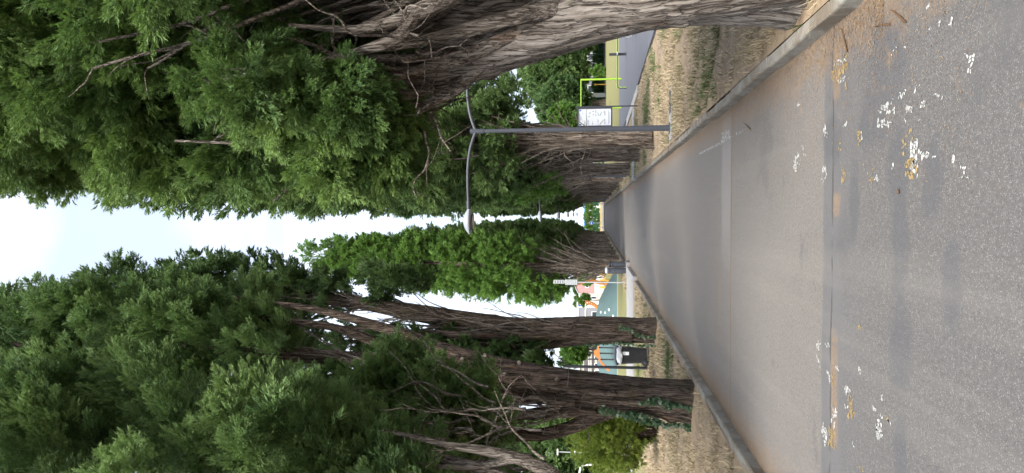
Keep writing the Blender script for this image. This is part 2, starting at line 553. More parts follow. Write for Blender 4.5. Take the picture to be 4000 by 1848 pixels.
    j3 = g.math('MULTIPLY', g.math('MULTIPLY', g.smooth(yw, 9.25, 9.33), g.smooth(yw, 9.5, 9.42)), g.smooth(g.noise(g.mapping(p, (1.2, 0.3, 1), (3, 0, 0)), 1.0, 3), 0.46, 0.56))
    dr = g.math('MULTIPLY', g.smooth(g.noise(g.mapping(p, (0.35, 1.7, 1)), 1.0, 5, 0.6), 0.56, 0.72), g.smooth(y, 11, 17))
    spots = g.smooth(g.noise(p, 2.7, 6, 0.7), 0.69, 0.76)
    for k, w in ((er, 0.85), (el, 0.85), (sw, 0.8), (j1, 0.7), (j2, 0.9), (j3, 0.55), (dr, 0.45), (spots, 0.5)):
        grit = g.math('MULTIPLY', k, g.math('MULTIPLY_ADD', g.smooth(g.noise(p, 38, 4, 0.75), 0.38, 0.62), 0.65 * w, 0.30 * w))
        c = g.mix(grit, c, g.mix(med, (0.145, 0.094, 0.055), (0.225, 0.155, 0.095)))
    pt = g.smooth(g.noise(g.mapping(p, (0.9, 0.9, 1), (11, 4, 0)), 1.0, 6, 0.68), 0.55, 0.66)
    c = g.mix(g.math('MULTIPLY', pt, g.math('MULTIPLY', g.smooth(y, 9.0, 5.0), 0.6)), c, (0.075, 0.073, 0.074))
    tyre = g.smooth(g.noise(g.mapping(p, (2.2, 0.10, 1)), 1.0, 4, 0.6), 0.50, 0.72)
    c = g.mix(g.math('MULTIPLY', tyre, 0.22), c, (0.20, 0.183, 0.162))
    # hairline joints
    c1 = g.math('MULTIPLY', g.smooth(yw, 8.575, 8.590), g.smooth(yw, 8.615, 8.600))
    c2 = g.math('MULTIPLY', g.smooth(yw, 5.015, 5.025), g.smooth(yw, 5.055, 5.045))
    ck = g.math('MAXIMUM', c1, g.math('MULTIPLY', c2, g.smooth(g.noise(p, 2.0, 3), 0.42, 0.52)))
    c = g.mix(g.math('MULTIPLY', ck, 0.5), c, (0.04, 0.034, 0.028))
    h = g.math('ADD', g.math('MULTIPLY', fine, 0.6), g.math('SUBTRACT', g.math('MULTIPLY', vor.outputs['Distance'], -0.5), g.math('MULTIPLY', ck, 2.0)))
    return g.finish(c, 0.9, g.bump(h, 0.55, 0.006), 0.2)


M['asphalt'] = asphalt()


def verge_mat():
    g = G('verge_soil_grass')
    p = g.pos()
    x, y, _ = g.xyz(p)
    n1 = g.noise(p, 0.9, 6, 0.65)
    n2 = g.noise(p, 5.0, 6, 0.7)
    n3 = g.noise(g.mapping(p, (1, 0.5, 1)), 60, 4, 0.7)
    soil = g.mix(g.smooth(n2, 0.3, 0.7), (0.125, 0.094, 0.070), (0.33, 0.275, 0.22))
    straw = g.mix(n3, (0.23, 0.182, 0.120), (0.43, 0.355, 0.24))
    c = g.mix(g.smooth(g.math('ADD', n1, g.math('MULTIPLY', g.math('SUBTRACT', n2, 0.5), 0.6)), 0.40, 0.52), soil, straw)
    green = g.mix(n3, (0.085, 0.120, 0.040), (0.19, 0.235, 0.085))
    wob = g.math('MULTIPLY', g.math('SUBTRACT', g.noise(p, 0.8, 5, 0.65), 0.5), 3.2)
    lawnL = g.math('MULTIPLY', g.smooth(g.math('ADD', x, wob), -3.1, -4.3), g.smooth(g.math('ADD', y, wob), 19.5, 22.5))
    lawnR = g.math('MULTIPLY', g.smooth(g.math('ADD', x, g.math('MULTIPLY', wob, 0.3)), 3.0, 3.8), g.smooth(g.math('ADD', y, g.math('MULTIPLY', wob, 0.4)), 41, 42.5))
    tuft = g.math('MULTIPLY', g.smooth(g.noise(p, 1.1, 5, 0.7), 0.54, 0.68), 0.38)
    lawn = g.math('MAXIMUM', lawnL, lawnR)
    dry = g.smooth(g.noise(g.mapping(p, (0.4, 0.4, 1)), 1.0, 5, 0.7), 0.40, 0.62)
    lg = g.mix(n3, (0.065, 0.130, 0.022), (0.135, 0.235, 0.048))
    lg = g.mix(g.math('MULTIPLY', dry, 0.18), lg, (0.21, 0.225, 0.085))
    c = g.mix(tuft, c, green)
    c = g.mix(g.math('MULTIPLY', lawn, 0.92), c, lg)
    # needle-covered strip close to the kerbs
    lit = g.math('MAXIMUM', g.smooth(g.math('ADD', x, g.math('MULTIPLY', wob, 0.15)), 1.9, 1.45), 0.0)
    litL = g.smooth(g.math('ADD', x, g.math('MULTIPLY', wob, 0.12)), -2.95, -2.65)
    c = g.mix(g.math('MULTIPLY', g.math('MAXIMUM', lit, litL), 0.6), c, g.mix(n2, (0.14, 0.095, 0.062), (0.25, 0.18, 0.115)))
    return g.finish(c, 0.95, g.bump(g.math('ADD', n3, g.math('MULTIPLY', n2, 0.8)), 0.4, 0.02), 0.1)


M['verge'] = verge_mat()


def court_mat():
    g = G('court_rubber')
    p = g.pos()
    n = g.noise(g.mapping(p, (0.6, 5, 1)), 1.0, 5, 0.6)
    f = g.noise(p, 40, 3, 0.7)
    c = g.mix(n, (0.075, 0.078, 0.088), (0.125, 0.128, 0.145))
    c = g.mix(g.math('MULTIPLY', g.smooth(f, 0.6, 0.75), 0.3), c, (0.26, 0.26, 0.27))
    return g.finish(c, 0.9, None, 0.15)


M['court'] = court_mat()


def paint_mat(name, col):
    g = G(name)
    p = g.pos()
    f = g.noise(p, 60, 4, 0.7)
    c = g.mix(g.smooth(f, 0.5, 0.68), col, [x * 0.6 for x in col])
    w = g.smooth(g.noise(p, 34, 5, 0.75), 0.50, 0.60)
    c = g.mix(g.math('MULTIPLY', w, 0.85), c, (0.13, 0.12, 0.11))
    return g.finish(c, 0.85, None, 0.2)


M['paint_w'] = paint_mat('worn_white_paint', (0.40, 0.40, 0.38))
M['paint_y'] = paint_mat('worn_yellow_paint', (0.27, 0.19, 0.075))

# ------------------------------------------------------------------ the setting: ground, road, verges, kerbs, paths
ZV = 0.10
KR, KL = 1.25, -2.46      # road-side faces of the kerbs
g0 = MB().add([[-1500, -300, -0.06], [1500, -300, -0.06], [1500, 2500, -0.06], [-1500, 2500, -0.06]], np.array([[0, 1, 2, 3]]))
tag(g0.build('ground', M['verge']), kind='structure')
xs = np.linspace(-60, 60, 61)
ys = np.r_[np.linspace(-40, 30, 60), np.linspace(31, 119, 40)]
road = tag(MB().add([[-60, -60, 0], [60, -60, 0], [60, 3.35, 0], [KR + 0.03, 3.35, 0], [KR + 0.03, 119, 0], [KL - 0.03, 119, 0], [KL - 0.03, 3.35, 0], [-60, 3.35, 0]],
                     [[0, 1, 2, 3, 6, 7], [3, 4, 5, 6]]).build('road', M['asphalt']), kind='structure')

RC = 1.35                  # radius of the kerb's turn at the junction


def verge(name, side):
    edge = KR + 0.12 if side > 0 else KL - 0.12
    d = np.r_[0, 0.02, np.geomspace(0.05, 12, 70), np.geomspace(14, 400, 14)]
    v = np.r_[np.geomspace(0.001, 1, 230) * 60, np.geomspace(62, 300, 20)]
    v = v - v[0]
    y0 = 4.75
    ymin = np.where(d < RC, y0 - np.sqrt(np.maximum(0, RC ** 2 - (RC - d) ** 2)), y0 - RC)
    D, Vv = np.meshgrid(d, v, indexing='ij')
    Y = ymin[:, None] + Vv
    X = edge + side * D
    Z = ZV + 0.028 * pnoise(X * 1.3 + 500, Y * 1.3 + 50, 199, 11) + 0.012 * pnoise(X * 5 + 999, Y * 5 + 7, 251, 12)
    # a slight swell round the trunks, level at the kerb
    for (tx, ty, tr_) in ((1.85, 5.4, 0.75), (-2.86, 11.0, 0.55), (-2.88, 17.5, 0.5), (1.85, 17.9, 0.45)):
        Z = Z + 0.07 * np.exp(-((X - tx) ** 2 + (Y - ty) ** 2) / tr_ ** 2)
    Z = ZV + (Z - ZV) * np.clip(D / 0.35, 0, 1) * np.clip((Y - ymin[:, None]) / 0.3, 0, 1) * np.clip((40 - D) / 10, 0, 1)
    F = grid_faces(len(d), len(v), False)
    if side > 0:
        F = F[:, ::-1]
    return tag(MB().add(np.stack([X, Y, Z], -1).reshape(-1, 3), F[:, ::-1]).build(name, M['verge'], smooth=True), kind='structure')


verge('verge_right', 1)
verge('verge_left', -1)


def kerb_profile_mesh(length, seed):
    """kerb stone along +Y, road face at x = 0, body towards +x"""
    r = np.random.default_rng(seed)
    pr = np.array([[0.0, -0.05], [0.002, 0.100], [0.006, 0.112], [0.016, 0.119], [0.088, 0.122], [0.099, 0.112], [0.125, -0.05]])
    n = 9
    yy = np.linspace(0, length, n)
    yy[1], yy[-2] = 0.012, length - 0.012
    V = []
    for i, y in enumerate(yy):
        s = 0.004 if i in (0, n - 1) else 0.0
        for (x, z) in pr:
            q = [x + (s if x < 0.06 else -s) + r.normal(0, 0.0016), y, z - (s if z > 0 else 0) + r.normal(0, 0.0016)]
            V.append(q)
    m = len(pr)
    mb = MB().add(np.array(V), grid_faces(n, m, True))
    mb.add(np.array(V)[:m], [list(range(m))])
    mb.add(np.array(V)[-m:], [list(range(m))[::-1]])
    return mb.mesh('kerb_stone', M['kerb'])


KST = [kerb_profile_mesh(1.626, s) for s in (1, 2, 3)]


def kerb(name, side, x, gap=None):
    root = link(name, None)
    tag(root, kind='structure')
    y = 4.75
    i = 0
    while y < 112:
        if not (gap and y + 1.6 > gap[0] and y < gap[1]):
            o = link('kerb_stone', KST[i % 3], root, (x + random.uniform(-.008, .008), y + (1.626 if side < 0 else 0), random.uniform(-.012, .004)))
            o.rotation_euler = (0, 0, (math.pi if side < 0 else 0) + random.uniform(-.006, .006))
        y += 1.65
        i += 1
    # the turn at the junction
    pr = [(0.0, -0.05), (0.002, 0.100), (0.006, 0.112), (0.016, 0.119), (0.100, 0.122), (0.118, 0.112), (0.120, -0.05)]
    cx, cy = x + side * (RC + 0.12), 4.742
    for k in range(2):
        a0, a1 = k * math.pi / 4 + 0.004, (k + 1) * math.pi / 4 - 0.004
        V = []
        for a in np.linspace(a0, a1, 10):
            for (px, pz) in pr:
                r = RC + 0.12 - px
                V.append([cx - side * r * math.cos(a), cy - r * math.sin(a), pz])
        V = np.array(V)
        MB().add(V, grid_faces(10, 7, True)).add(V[:7], [list(range(7))]).add(V[-7:], [list(range(7))]).build('kerb_stone', M['kerb'], root)
    for k in range(8):
        o = link('kerb_stone', KST[k % 3], root, (cx + side * (0.004 + 1.65 * k) + (1.626 if side < 0 else 0) * 0, cy - RC - 0.12, 0))
        o.rotation_euler = (0, 0, -math.pi / 2) if side > 0 else (0, 0, math.pi / 2)
        if side > 0:
            o.location.x += 0.0
            o.rotation_euler = (0, 0, math.pi / 2)
            o.location = (cx + 1.65 * k + 1.646, cy - RC - 0.12, 0)
            o.scale = (1, 1, 1)
        else:
            o.location = (cx - 1.65 * k - 0.004, cy - RC - 0.12, 0)
    return root


kerb('kerb_right', 1, KR, gap=(26.9, 28.9))
kerb('kerb_left', -1, KL, gap=(27.6, 32.4))


def sheet(name, poly, z, mat, th=0.03):
    mb = MB().prism(poly, z - th, z)
    return tag(mb.build(name, mat), kind='structure')


sheet('path_left', [(-2.40, 27.3), (-2.40, 32.6), (-60, 33.4), (-60, 28.0)], 0.145, M['path'], 0.16)
sheet('path_right', [(1.29, 26.9), (4.3, 26.9), (4.3, 28.4), (1.29, 28.4)], 0.145, M['path'], 0.16)
sheet('bin_pad', [(-2.20, 32.3), (-2.20, 33.6), (-2.95, 33.6), (-2.95, 32.3)], 0.165, M['path'], 0.19)
sheet('court', [(4.55, 12.5), (4.38, 24), (4.30, 42.6), (30, 42.6), (30, 12.5)], 0.150, M['court'], 0.06)
sheet('court_edging', [(4.05, 24.6), (3.95, 33), (4.30, 33), (4.36, 24.6)], 0.156, M['path'], 0.08)
sheet('crossing_pavement', [(-40, 112), (40, 112), (40, 119.5), (-40, 119.5)], 0.135, M['path'], 0.06)

# worn paint on the road: strokes (x0, y0, x1, y1, half width, amount, colour)

ST = [(0.94,5.01,0.89,4.76,0.097,0.55,'y'),(1.0,5.01,0.97,4.8,0.015,0.9,'w'),(0.87,5.01,0.86,4.8,0.014,0.9,'w'),(0.91,11.18,0.89,9.36,0.013,0.9,'w'),(0.89,9.36,0.9,8.69,0.013,0.95,'w'),(0.9,8.69,0.89,7.96,0.012,0.5,'w'),(0.96,9.29,0.96,8.73,0.047,0.75,'w'),(0.36,6.0,0.48,5.68,0.06,0.45,'w'),(0.86,5.88,0.85,5.79,0.012,0.8,'w'),(0.6,5.21,0.52,5.15,0.031,0.6,'w'),(0.23,5.26,0.29,5.18,0.044,0.7,'w'),(0.49,4.89,0.43,4.89,0.038,0.6,'y'),(0.49,4.54,0.43,4.54,0.036,0.6,'y'),(0.48,4.51,0.45,4.49,0.015,0.8,'w'),(0.29,4.8,0.2,4.8,0.044,0.7,'y'),(0.55,4.83,0.58,4.77,0.013,0.7,'w'),(0.57,4.25,0.63,3.9,0.014,0.9,'w'),(0.58,4.21,0.54,4.04,0.019,0.8,'w'),(0.53,3.89,0.52,3.83,0.012,0.9,'w'),(0.53,3.77,0.53,3.66,0.012,0.75,'w'),(0.54,3.59,0.54,3.51,0.014,0.8,'w'),(0.51,4.26,0.47,4.09,0.018,0.85,'w'),(0.48,3.9,0.44,3.92,0.015,0.8,'w'),(0.48,3.74,0.46,3.74,0.012,0.7,'w'),(0.62,3.8,0.62,3.75,0.012,0.7,'w'),(0.38,3.88,0.2,3.82,0.063,0.65,'y'),(0.38,3.78,0.21,3.8,0.045,0.6,'w'),(0.32,3.74,0.29,3.71,0.041,0.9,'w'),(0.25,3.81,0.22,3.75,0.033,0.85,'w'),(0.28,3.69,0.27,3.57,0.014,0.85,'w'),(0.24,3.4,0.24,3.35,0.013,0.8,'w'),(0.18,3.33,0.17,3.27,0.018,0.8,'w'),(0.13,3.32,0.15,3.31,0.012,0.8,'w'),(0.67,3.28,0.6,3.29,0.034,0.85,'w'),(0.86,4.09,0.86,4.05,0.012,0.8,'w'),(0.88,4.06,0.86,3.82,0.012,0.55,'w'),(0.87,3.69,0.87,3.65,0.012,0.7,'w'),(0.87,3.55,0.86,3.43,0.012,0.5,'w'),(0.99,3.69,0.99,3.66,0.012,0.7,'w'),(0.76,3.57,0.77,3.56,0.012,0.8,'w'),(0.27,4.51,0.25,4.41,0.02,0.5,'y'),(0.25,4.46,0.25,4.43,0.012,0.8,'w'),(0.25,4.35,0.18,4.35,0.03,0.5,'y'),(0.2,4.28,0.18,4.26,0.019,0.7,'w'),(0.25,4.06,0.25,4.05,0.012,0.9,'w'),(-0.97,5.31,-0.93,5.25,0.027,0.8,'w'),(-1.03,5.32,-1.09,5.26,0.022,0.9,'w'),(-1.04,5.09,-1.14,5.05,0.03,0.85,'w'),(-1.15,5.0,-1.17,4.95,0.015,0.7,'y'),(-1.02,4.92,-1.03,4.86,0.013,0.85,'w'),(-0.94,4.52,-0.96,4.48,0.012,0.9,'w'),(-0.92,5.14,-0.91,5.07,0.012,0.7,'w'),(-1.12,4.71,-1.15,4.67,0.036,0.85,'w'),(-1.14,4.65,-1.26,4.63,0.045,0.7,'y'),(-1.22,4.59,-1.25,4.59,0.033,0.8,'y'),(-1.23,4.71,-1.25,4.7,0.028,0.9,'w'),(-1.31,4.95,-1.37,4.94,0.059,0.85,'w'),(-1.38,4.94,-1.43,4.92,0.028,0.85,'w'),(-1.48,5.12,-1.53,5.13,0.059,0.95,'w'),(-1.54,5.14,-1.61,5.13,0.027,0.5,'w'),(-1.49,4.98,-1.54,4.98,0.069,0.95,'y'),(-1.18,4.2,-1.23,4.19,0.043,0.9,'w'),(-1.24,4.2,-1.26,4.2,0.022,0.9,'w'),(-1.03,4.18,-1.03,4.15,0.012,0.8,'w'),(-1.13,4.28,-1.13,4.15,0.012,0.6,'w'),(-1.13,4.15,-1.14,3.99,0.012,0.5,'w'),(-1.42,4.62,-1.45,4.54,0.012,0.7,'w'),(-1.09,4.99,-1.1,4.98,0.023,0.8,'y'),(-1.55,4.53,-1.54,4.42,0.012,0.5,'y'),(-1.14,4.12,-1.14,4.08,0.012,0.6,'y'),(-0.7,4.54,-0.69,4.49,0.012,0.6,'y')]


def paint_flakes(s, rg):
    """a stroke of crazed road paint: many small irregular flakes with bare joints between them"""
    x0, y0, x1, y1, w, amt, c = s
    a, b = np.array([x0, y0]), np.array([x1, y1])
    d = b - a
    L = max(np.linalg.norm(d), 0.02)
    d = nrm(d) if np.linalg.norm(d) > 1e-6 else np.array([1.0, 0])
    q = np.array([-d[1], d[0]])
    step = 0.021 if w > 0.03 else 0.016
    ni, nj = max(2, int((L + w * 0.8) / step) + 1), max(2, int(2 * w / step) + 1)
    # lattice of jittered corners; its cells, a little shrunk, are the flakes
    I, J = np.meshgrid(np.arange(ni + 1), np.arange(nj + 1), indexing='ij')
    U = (I * step - w * 0.4) + rg.normal(0, step * .42, I.shape)
    W = (J - nj / 2) * step + rg.normal(0, step * .42, I.shape)
    P = a + d * U[..., None] + q * W[..., None]
    sd = int(rg.integers(1, 9999))
    mb = MB()
    k = 0
    for i in range(ni):
        for j in range(nj):
            e = abs((j + .5) / nj * 2 - 1)
            wear = 0.5 + 0.5 * float(pnoise(np.array(i * 0.45 + 50.0), np.array(j * 0.45 + 9.0), 97, sd))
            if wear + rg.normal(0, 0.20) > 0.12 + 0.54 * amt * (1.0 - 0.45 * e ** 2):
                continue
            Q = np.array([P[i, j], P[i + 1, j], P[i + 1, j + 1], P[i, j + 1]])
            m = Q.mean(0)
            # clip some corners so that the flakes are not plain quads
            R = []
            for c_ in range(4):
                A, B, Z0 = Q[c_ - 1], Q[c_], Q[(c_ + 1) % 4]
                if rg.random() < 0.6:
                    R += [B + (A - B) * rg.uniform(.12, .4), B + (Z0 - B) * rg.uniform(.12, .4)]
                else:
                    R.append(B)
            R = m + (np.array(R) - m) * rg.uniform(0.62, 0.98)
            mb.add(np.c_[R, np.full(len(R), 0.003)], [list(range(len(R)))])
            k += 1
    if k:
        mb.build('paint_mark', M['paint_w'] if c == 'w' else M['paint_y'], road)


_pg = np.random.default_rng(3)
for _s in ST:
    paint_flakes(_s, _pg)

# ------------------------------------------------------------------ trees
def leaflet_template(n, spread, ll, lw, seed, L=1.0):
    """one small spray of scale foliage along +Z: a tip leaflet and side leaflets, as narrow triangles"""
    g = np.random.default_rng(seed)
    V, F, T = [], [], []
    for k in range(n):
        if k == 0:
            o, d, l = np.array([0, 0, 0.45]), np.array([0.05, 0.05, 1.0]), 0.55
        else:
            ph = k * 2.4 + g.normal(0, 0.3)
            o = np.array([0, 0, 0.02 + 0.62 * (k - 1) / max(1, n - 1)])
            sp = spread * g.uniform(0.75, 1.25)
            d = np.array([math.cos(ph) * math.sin(sp), math.sin(ph) * math.sin(sp), math.cos(sp)])
            l = ll * g.uniform(0.8, 1.2)
        d = nrm(d)
        s = nrm(np.cross(d, g.normal(size=3)))
        b = len(V)
        V += [o + d * l * 0.12 + s * lw * 0.5, o + d * l, o + d * l * 0.12 - s * lw * 0.5]
        T += [0.0, 0.30, 0.0]
        F += [[b, b + 1, b + 2]]
    return np.array(V) * L, np.array(F), np.array(T)


TM0 = [leaflet_template(10, 0.40, 0.44, 0.115, s) for s in (1, 2, 3)]
TM1 = [leaflet_template(8, 0.45, 0.48, 0.155, s) for s in (4, 5)]
TM2 = [leaflet_template(5, 0.60, 0.58, 0.28, s) for s in (6, 7)]


def put_sprays(mb, Cn, Dn, S, base, tmpl, g):
    """copies a spray template to every centre, along every direction"""
    n = len(Cn)
    pick = g.integers(0, len(tmpl), n)
    for k, (V, F, T) in enumerate(tmpl):
        m = np.where(pick == k)[0]
        if not len(m):
            continue
        z = nrm(Dn[m])
        x = nrm(np.cross(z, g.normal(size=(len(m), 3))))
        y = np.cross(z, x)
        W = Cn[m][:, None, :] + S[m][:, None, None] * (V[None, :, 0:1] * x[:, None, :] + V[None, :, 1:2] * y[:, None, :] + V[None, :, 2:3] * z[:, None, :])
        FF = (F[None] + (np.arange(len(m)) * len(V))[:, None, None]).reshape(-1, F.shape[1])
        A = np.clip(base[m][:, None] + T[None, :], 0.01, 1.0)
        mb.add(W.reshape(-1, 3), FF, A.ravel())


def foliage(plumes, n_tuft, n_spray, size, tmpl, g, tint0=0.12, tint1=0.4, fluff=1.0):
    """plumes: rows of base xyz, direction xyz, length, radius. Each holds tufts, each tuft a spread of sprays."""
    P = np.asarray(plumes, float)
    n = len(P)
    d = nrm(P[:, 3:6])
    L, Rr = P[:, 6], P[:, 7]
    a = nrm(np.cross(d, g.normal(size=(n, 3))))
    b = np.cross(d, a)
    t = g.random((n, n_tuft)) ** 0.75
    ph = g.random((n, n_tuft)) * 2 * math.pi
    prof = np.sin(np.clip(t * 0.86 + 0.14, 0, 1) * math.pi) ** 0.7
    rr = Rr[:, None] * prof * np.sqrt(g.random((n, n_tuft)))
    rad = np.cos(ph)[..., None] * a[:, None, :] + np.sin(ph)[..., None] * b[:, None, :]
    tc = P[:, None, 0:3] + d[:, None, :] * (t * L[:, None])[..., None] + rad * rr[..., None]
    td = nrm(d[:, None, :] * 0.9 + rad * 0.62 * fluff + g.normal(0, 0.20, (n, n_tuft, 3)))
    ptint = g.random(n) * tint1
    tt = ptint[:, None] + g.random((n, n_tuft)) * 0.14 + t * 0.12
    tl = (0.16 + 0.10 * g.random((n, n_tuft))) * (L[:, None] / 0.8)
    tc, td, tt, tl = tc.reshape(-1, 3), td.reshape(-1, 3), tt.ravel(), tl.ravel()
    m = len(tc)
    a2 = nrm(np.cross(td, g.normal(size=(m, 3))))
    b2 = np.cross(td, a2)
    s = g.random((m, n_spray))
    q = g.random((m, n_spray)) * 2 * math.pi
    rad2 = np.cos(q)[..., None] * a2[:, None, :] + np.sin(q)[..., None] * b2[:, None, :]
    r2 = 0.30 * tl[:, None] * np.sqrt(g.random((m, n_spray))) * (1.1 - 0.75 * s)
    sc = tc[:, None, :] + td[:, None, :] * (s * tl[:, None])[..., None] + rad2 * r2[..., None]
    sd = td[:, None, :] + rad2 * 0.36 + g.normal(0, 0.17, (m, n_spray, 3))
    st = tint0 + tt[:, None] + s * 0.12 + g.random((m, n_spray)) * 0.10
    sz = size * g.uniform(0.7, 1.25, (m, n_spray))
    mb = MB()
    put_sprays(mb, sc.reshape(-1, 3), sd.reshape(-1, 3), sz.ravel(), st.ravel(), tmpl, g)
    return mb


def crown_plumes(g, n, prof, z0, z1, centre, Lr=(0.6, 1.0), up=0.45, rmin=0.35, zpow=1.0, rfac=0.30, keep=None):
    out = []
    while len(out) < n:
        z = z0 + (z1 - z0) * g.random() ** zpow
        R = prof(z)
        th = g.random() * 2 * math.pi
        rf = math.sqrt(rmin ** 2 + (1 - rmin ** 2) * g.random())
        L = g.uniform(*Lr)
        cx, cy = centre(z)
        rad = np.array([math.cos(th), math.sin(th), 0])
        tip = np.array([cx, cy, z]) + rad * R * rf * g.uniform(0.94, 1.03)
        if keep and not keep(tip):
            continue
        d = nrm(rad * 0.8 + np.array([0, 0, up + g.normal(0, 0.28)]) + g.normal(0, 0.2, 3))
        out.append([*(tip - d * L * 0.8), *d, L, L * rfac * g.uniform(0.8, 1.2)])
    return out


def curvy(g, p0, d0, L, n=7, rise=0.0, wob=0.12):
    """a wandering branch path"""
    p, d = np.array(p0, float), nrm(d0)
    P = [p.copy()]
    for _ in range(n):
        d = nrm(d + g.normal(0, wob, 3) + np.array([0, 0, rise]))
        p = p + d * L / n
        P.append(p.copy())
    return np.array(P)


def twigs_on(mb, g, path, r, n, L=0.4, sides=4):
    for _ in range(n):
        k = g.integers(1, len(path))
        d = nrm(path[min(k + 1, len(path) - 1)] - path[k - 1] + 1e-6) * 0.7 + g.normal(0, 0.55, 3)
        P = curvy(g, path[k], d, L * g.uniform(0.4, 1.2), 5, 0.05, 0.2)
        mb.tube(spline(P, 8), np.linspace(r, r * 0.25, 8), sides, cap=False)


def fan(g, centre, r0, n, z0, z1, Lr, spread, rr, mb, rise=0.12, twig=2, th_rng=(0, 6.283), up0=1.5):
    """the sheaf of thin stems that leaves an old cypress trunk low down"""
    for _ in range(n):
        z = g.uniform(z0, z1)
        th = g.uniform(*th_rng)
        c = centre(z)
        rad = np.array([math.cos(th), math.sin(th), 0])
        p = np.array([c[0], c[1], z]) + rad * r0 * 0.8
        d = rad * spread * g.uniform(0.6, 1.5) + np.array([0, 0, up0])
        L = g.uniform(*Lr)
        r = g.uniform(*rr)
        P = curvy(g, p, d, L, 7, rise, 0.13)
        S = spline(P, 12)
        mb.tube(S, np.linspace(r, r * 0.35, 12), 6, cap=False)
        twigs_on(mb, g, P, r * 0.3, twig, L * 0.3)


def stem(mb, P, r, n=60, sides=48, seed=1, **kw):
    P = np.asarray(P, float)
    S = spline(P, n)
    rs = np.interp(np.linspace(0, 1, n), np.linspace(0, 1, len(r)), r)
    L = np.linalg.norm(np.diff(S, axis=0), axis=1).sum()
    mb.tube(S, rs, sides, bark_flute(L, seed, **kw))


# ---- the row cypresses: built once in two makes, then copied with their parts
def row_prof(z):
    return float(np.interp(z, [3.2, 4.2, 5.6, 8.0, 12.0, 15.0, 17.0, 18.0], [0.5, 1.05, 1.6, 1.78, 1.62, 1.15, 0.5, 0.1]))


def make_row_tree(name, label, cat, seed, nplume, tmpl, size, group, z0=3.6, leaf='leaf_row'):
    g = np.random.default_rng(seed)
    t = thing(name, label, cat, group=group)
    tr = MB()
    stem(tr, [(0, 0, -0.05), (0.02, 0, 1.2), (-0.03, 0.04, 3.0), (0.03, 0, 7), (0, 0, 13), (0, 0, 17)], [0.25, 0.23, 0.21, 0.17, 0.1, 0.02], 80, 40, seed, amp=0.22, flare=0.25)
    for k in range(3):
        a = g.random() * 6.28
        x, y = math.cos(a), math.sin(a)
        stem(tr, [(x * .12, y * .12, 0.1), (x * .15, y * .15, 1.3), (x * .30, y * .30, 3.0), (x * .6, y * .6, 6), (x * .8, y * .8, 9)], [0.13, 0.12, 0.10, 0.06, 0.03], 40, 20, seed + k + 20, amp=0.2, knots=3, flare=0.3)
    tr.build('trunk', M['bark_far'], t, True)
    br = MB()
    fan(g, lambda z: (0, 0), 0.20, 60, 1.5, 3.6, (1.2, 2.8), 0.40, (0.015, 0.045), br, 0.1, 3)
    for _ in range(20):
        z = g.uniform(1.4, 4)
        th = g.random() * 6.28
        P = curvy(g, (math.cos(th) * .3, math.sin(th) * .3, z), (math.cos(th), math.sin(th), 0.3), g.uniform(0.4, 1.0), 5, 0, 0.3)
        br.tube(spline(P, 8), np.linspace(0.014, 0.004, 8), 4, cap=False)
    br.build('branches', M['twig'], t, True)
    pl = crown_plumes(g, nplume, row_prof, z0, 17.6, lambda z: (0, 0), (0.7, 1.15), 0.7, 0.45, 1.0, 0.32)
    foliage(pl, 9, 13, size, tmpl, g).build('crown', M[leaf], t)
    return t


GR = 'cypress trees lining the avenue'
treeA = make_row_tree('cypress_tree', 'tall cypress right behind the nearest lamp post, its trunk fluted and fanned', 'tree', 101, 620, TM1, 0.21, GR)
treeB = make_row_tree('cypress_tree', 'cypress', 'tree', 202, 560, TM2, 0.25, GR)
ORD = ['first', 'second', 'third', 'fourth', 'fifth', 'sixth', 'seventh', 'eighth', 'ninth', 'tenth', 'eleventh', 'twelfth', 'thirteenth', 'fourteenth', 'fifteenth', 'sixteenth']
RY = [17.9, 24.0, 30.0, 37.6, 43.8, 50.2, 56.5, 62.8, 69.0, 75.3, 81.5, 87.8, 94.0, 100.2, 106.4]
treeA.location = (1.85, RY[0], ZV)
for i, y in enumerate(RY[1:], 1):
    lab = 'tall cypress, %s from the near end of the row on the lamp posts side' % ORD[i + 1]
    rz, sc = random.uniform(0, 6.28), random.uniform(0.93, 1.05)
    loc = (1.9 + random.uniform(-.08, .08), y + random.uniform(-.2, .2), ZV)
    if i == 1:
        treeB.location, treeB.rotation_euler, treeB['label'] = loc, (0, 0, rz), lab
    else:
        copy_tree(treeA if i == 2 else treeB, loc, rz, (sc * 0.98, sc * 0.98, sc), lab)
LY = [43.0, 49.2, 55.4, 61.6, 67.8, 74.0, 80.2, 86.4, 92.6, 98.8, 105]
for i, y in enumerate(LY):
    sc = random.uniform(0.9, 1.02)
    copy_tree(treeB if i else treeA, (-2.85 + random.uniform(-.06, .06), y, ZV), random.uniform(0, 6.28), (sc * 1.16, sc * 1.16, sc),
              'tall cypress, %s beyond the litter bins in the row opposite the lamp posts' % ORD[i + 1])

g = np.random.default_rng(27)
pl = []
for _ in range(45):
    z = g.uniform(3.2, 5.4)
    c = np.array([g.uniform(0.35, 1.7), g.uniform(-0.9, 0.6), z])
    d = nrm(np.array([0.4, -0.3, 0.6]) + g.normal(0, 0.3, 3))
    L = g.uniform(0.6, 1.0)
    pl.append([*c, *d, L, L * 0.33])
foliage(pl, 10, 13, 0.19, TM1, g, 0.08, 0.35).build('lower_foliage', M['leaf_row'], treeA)

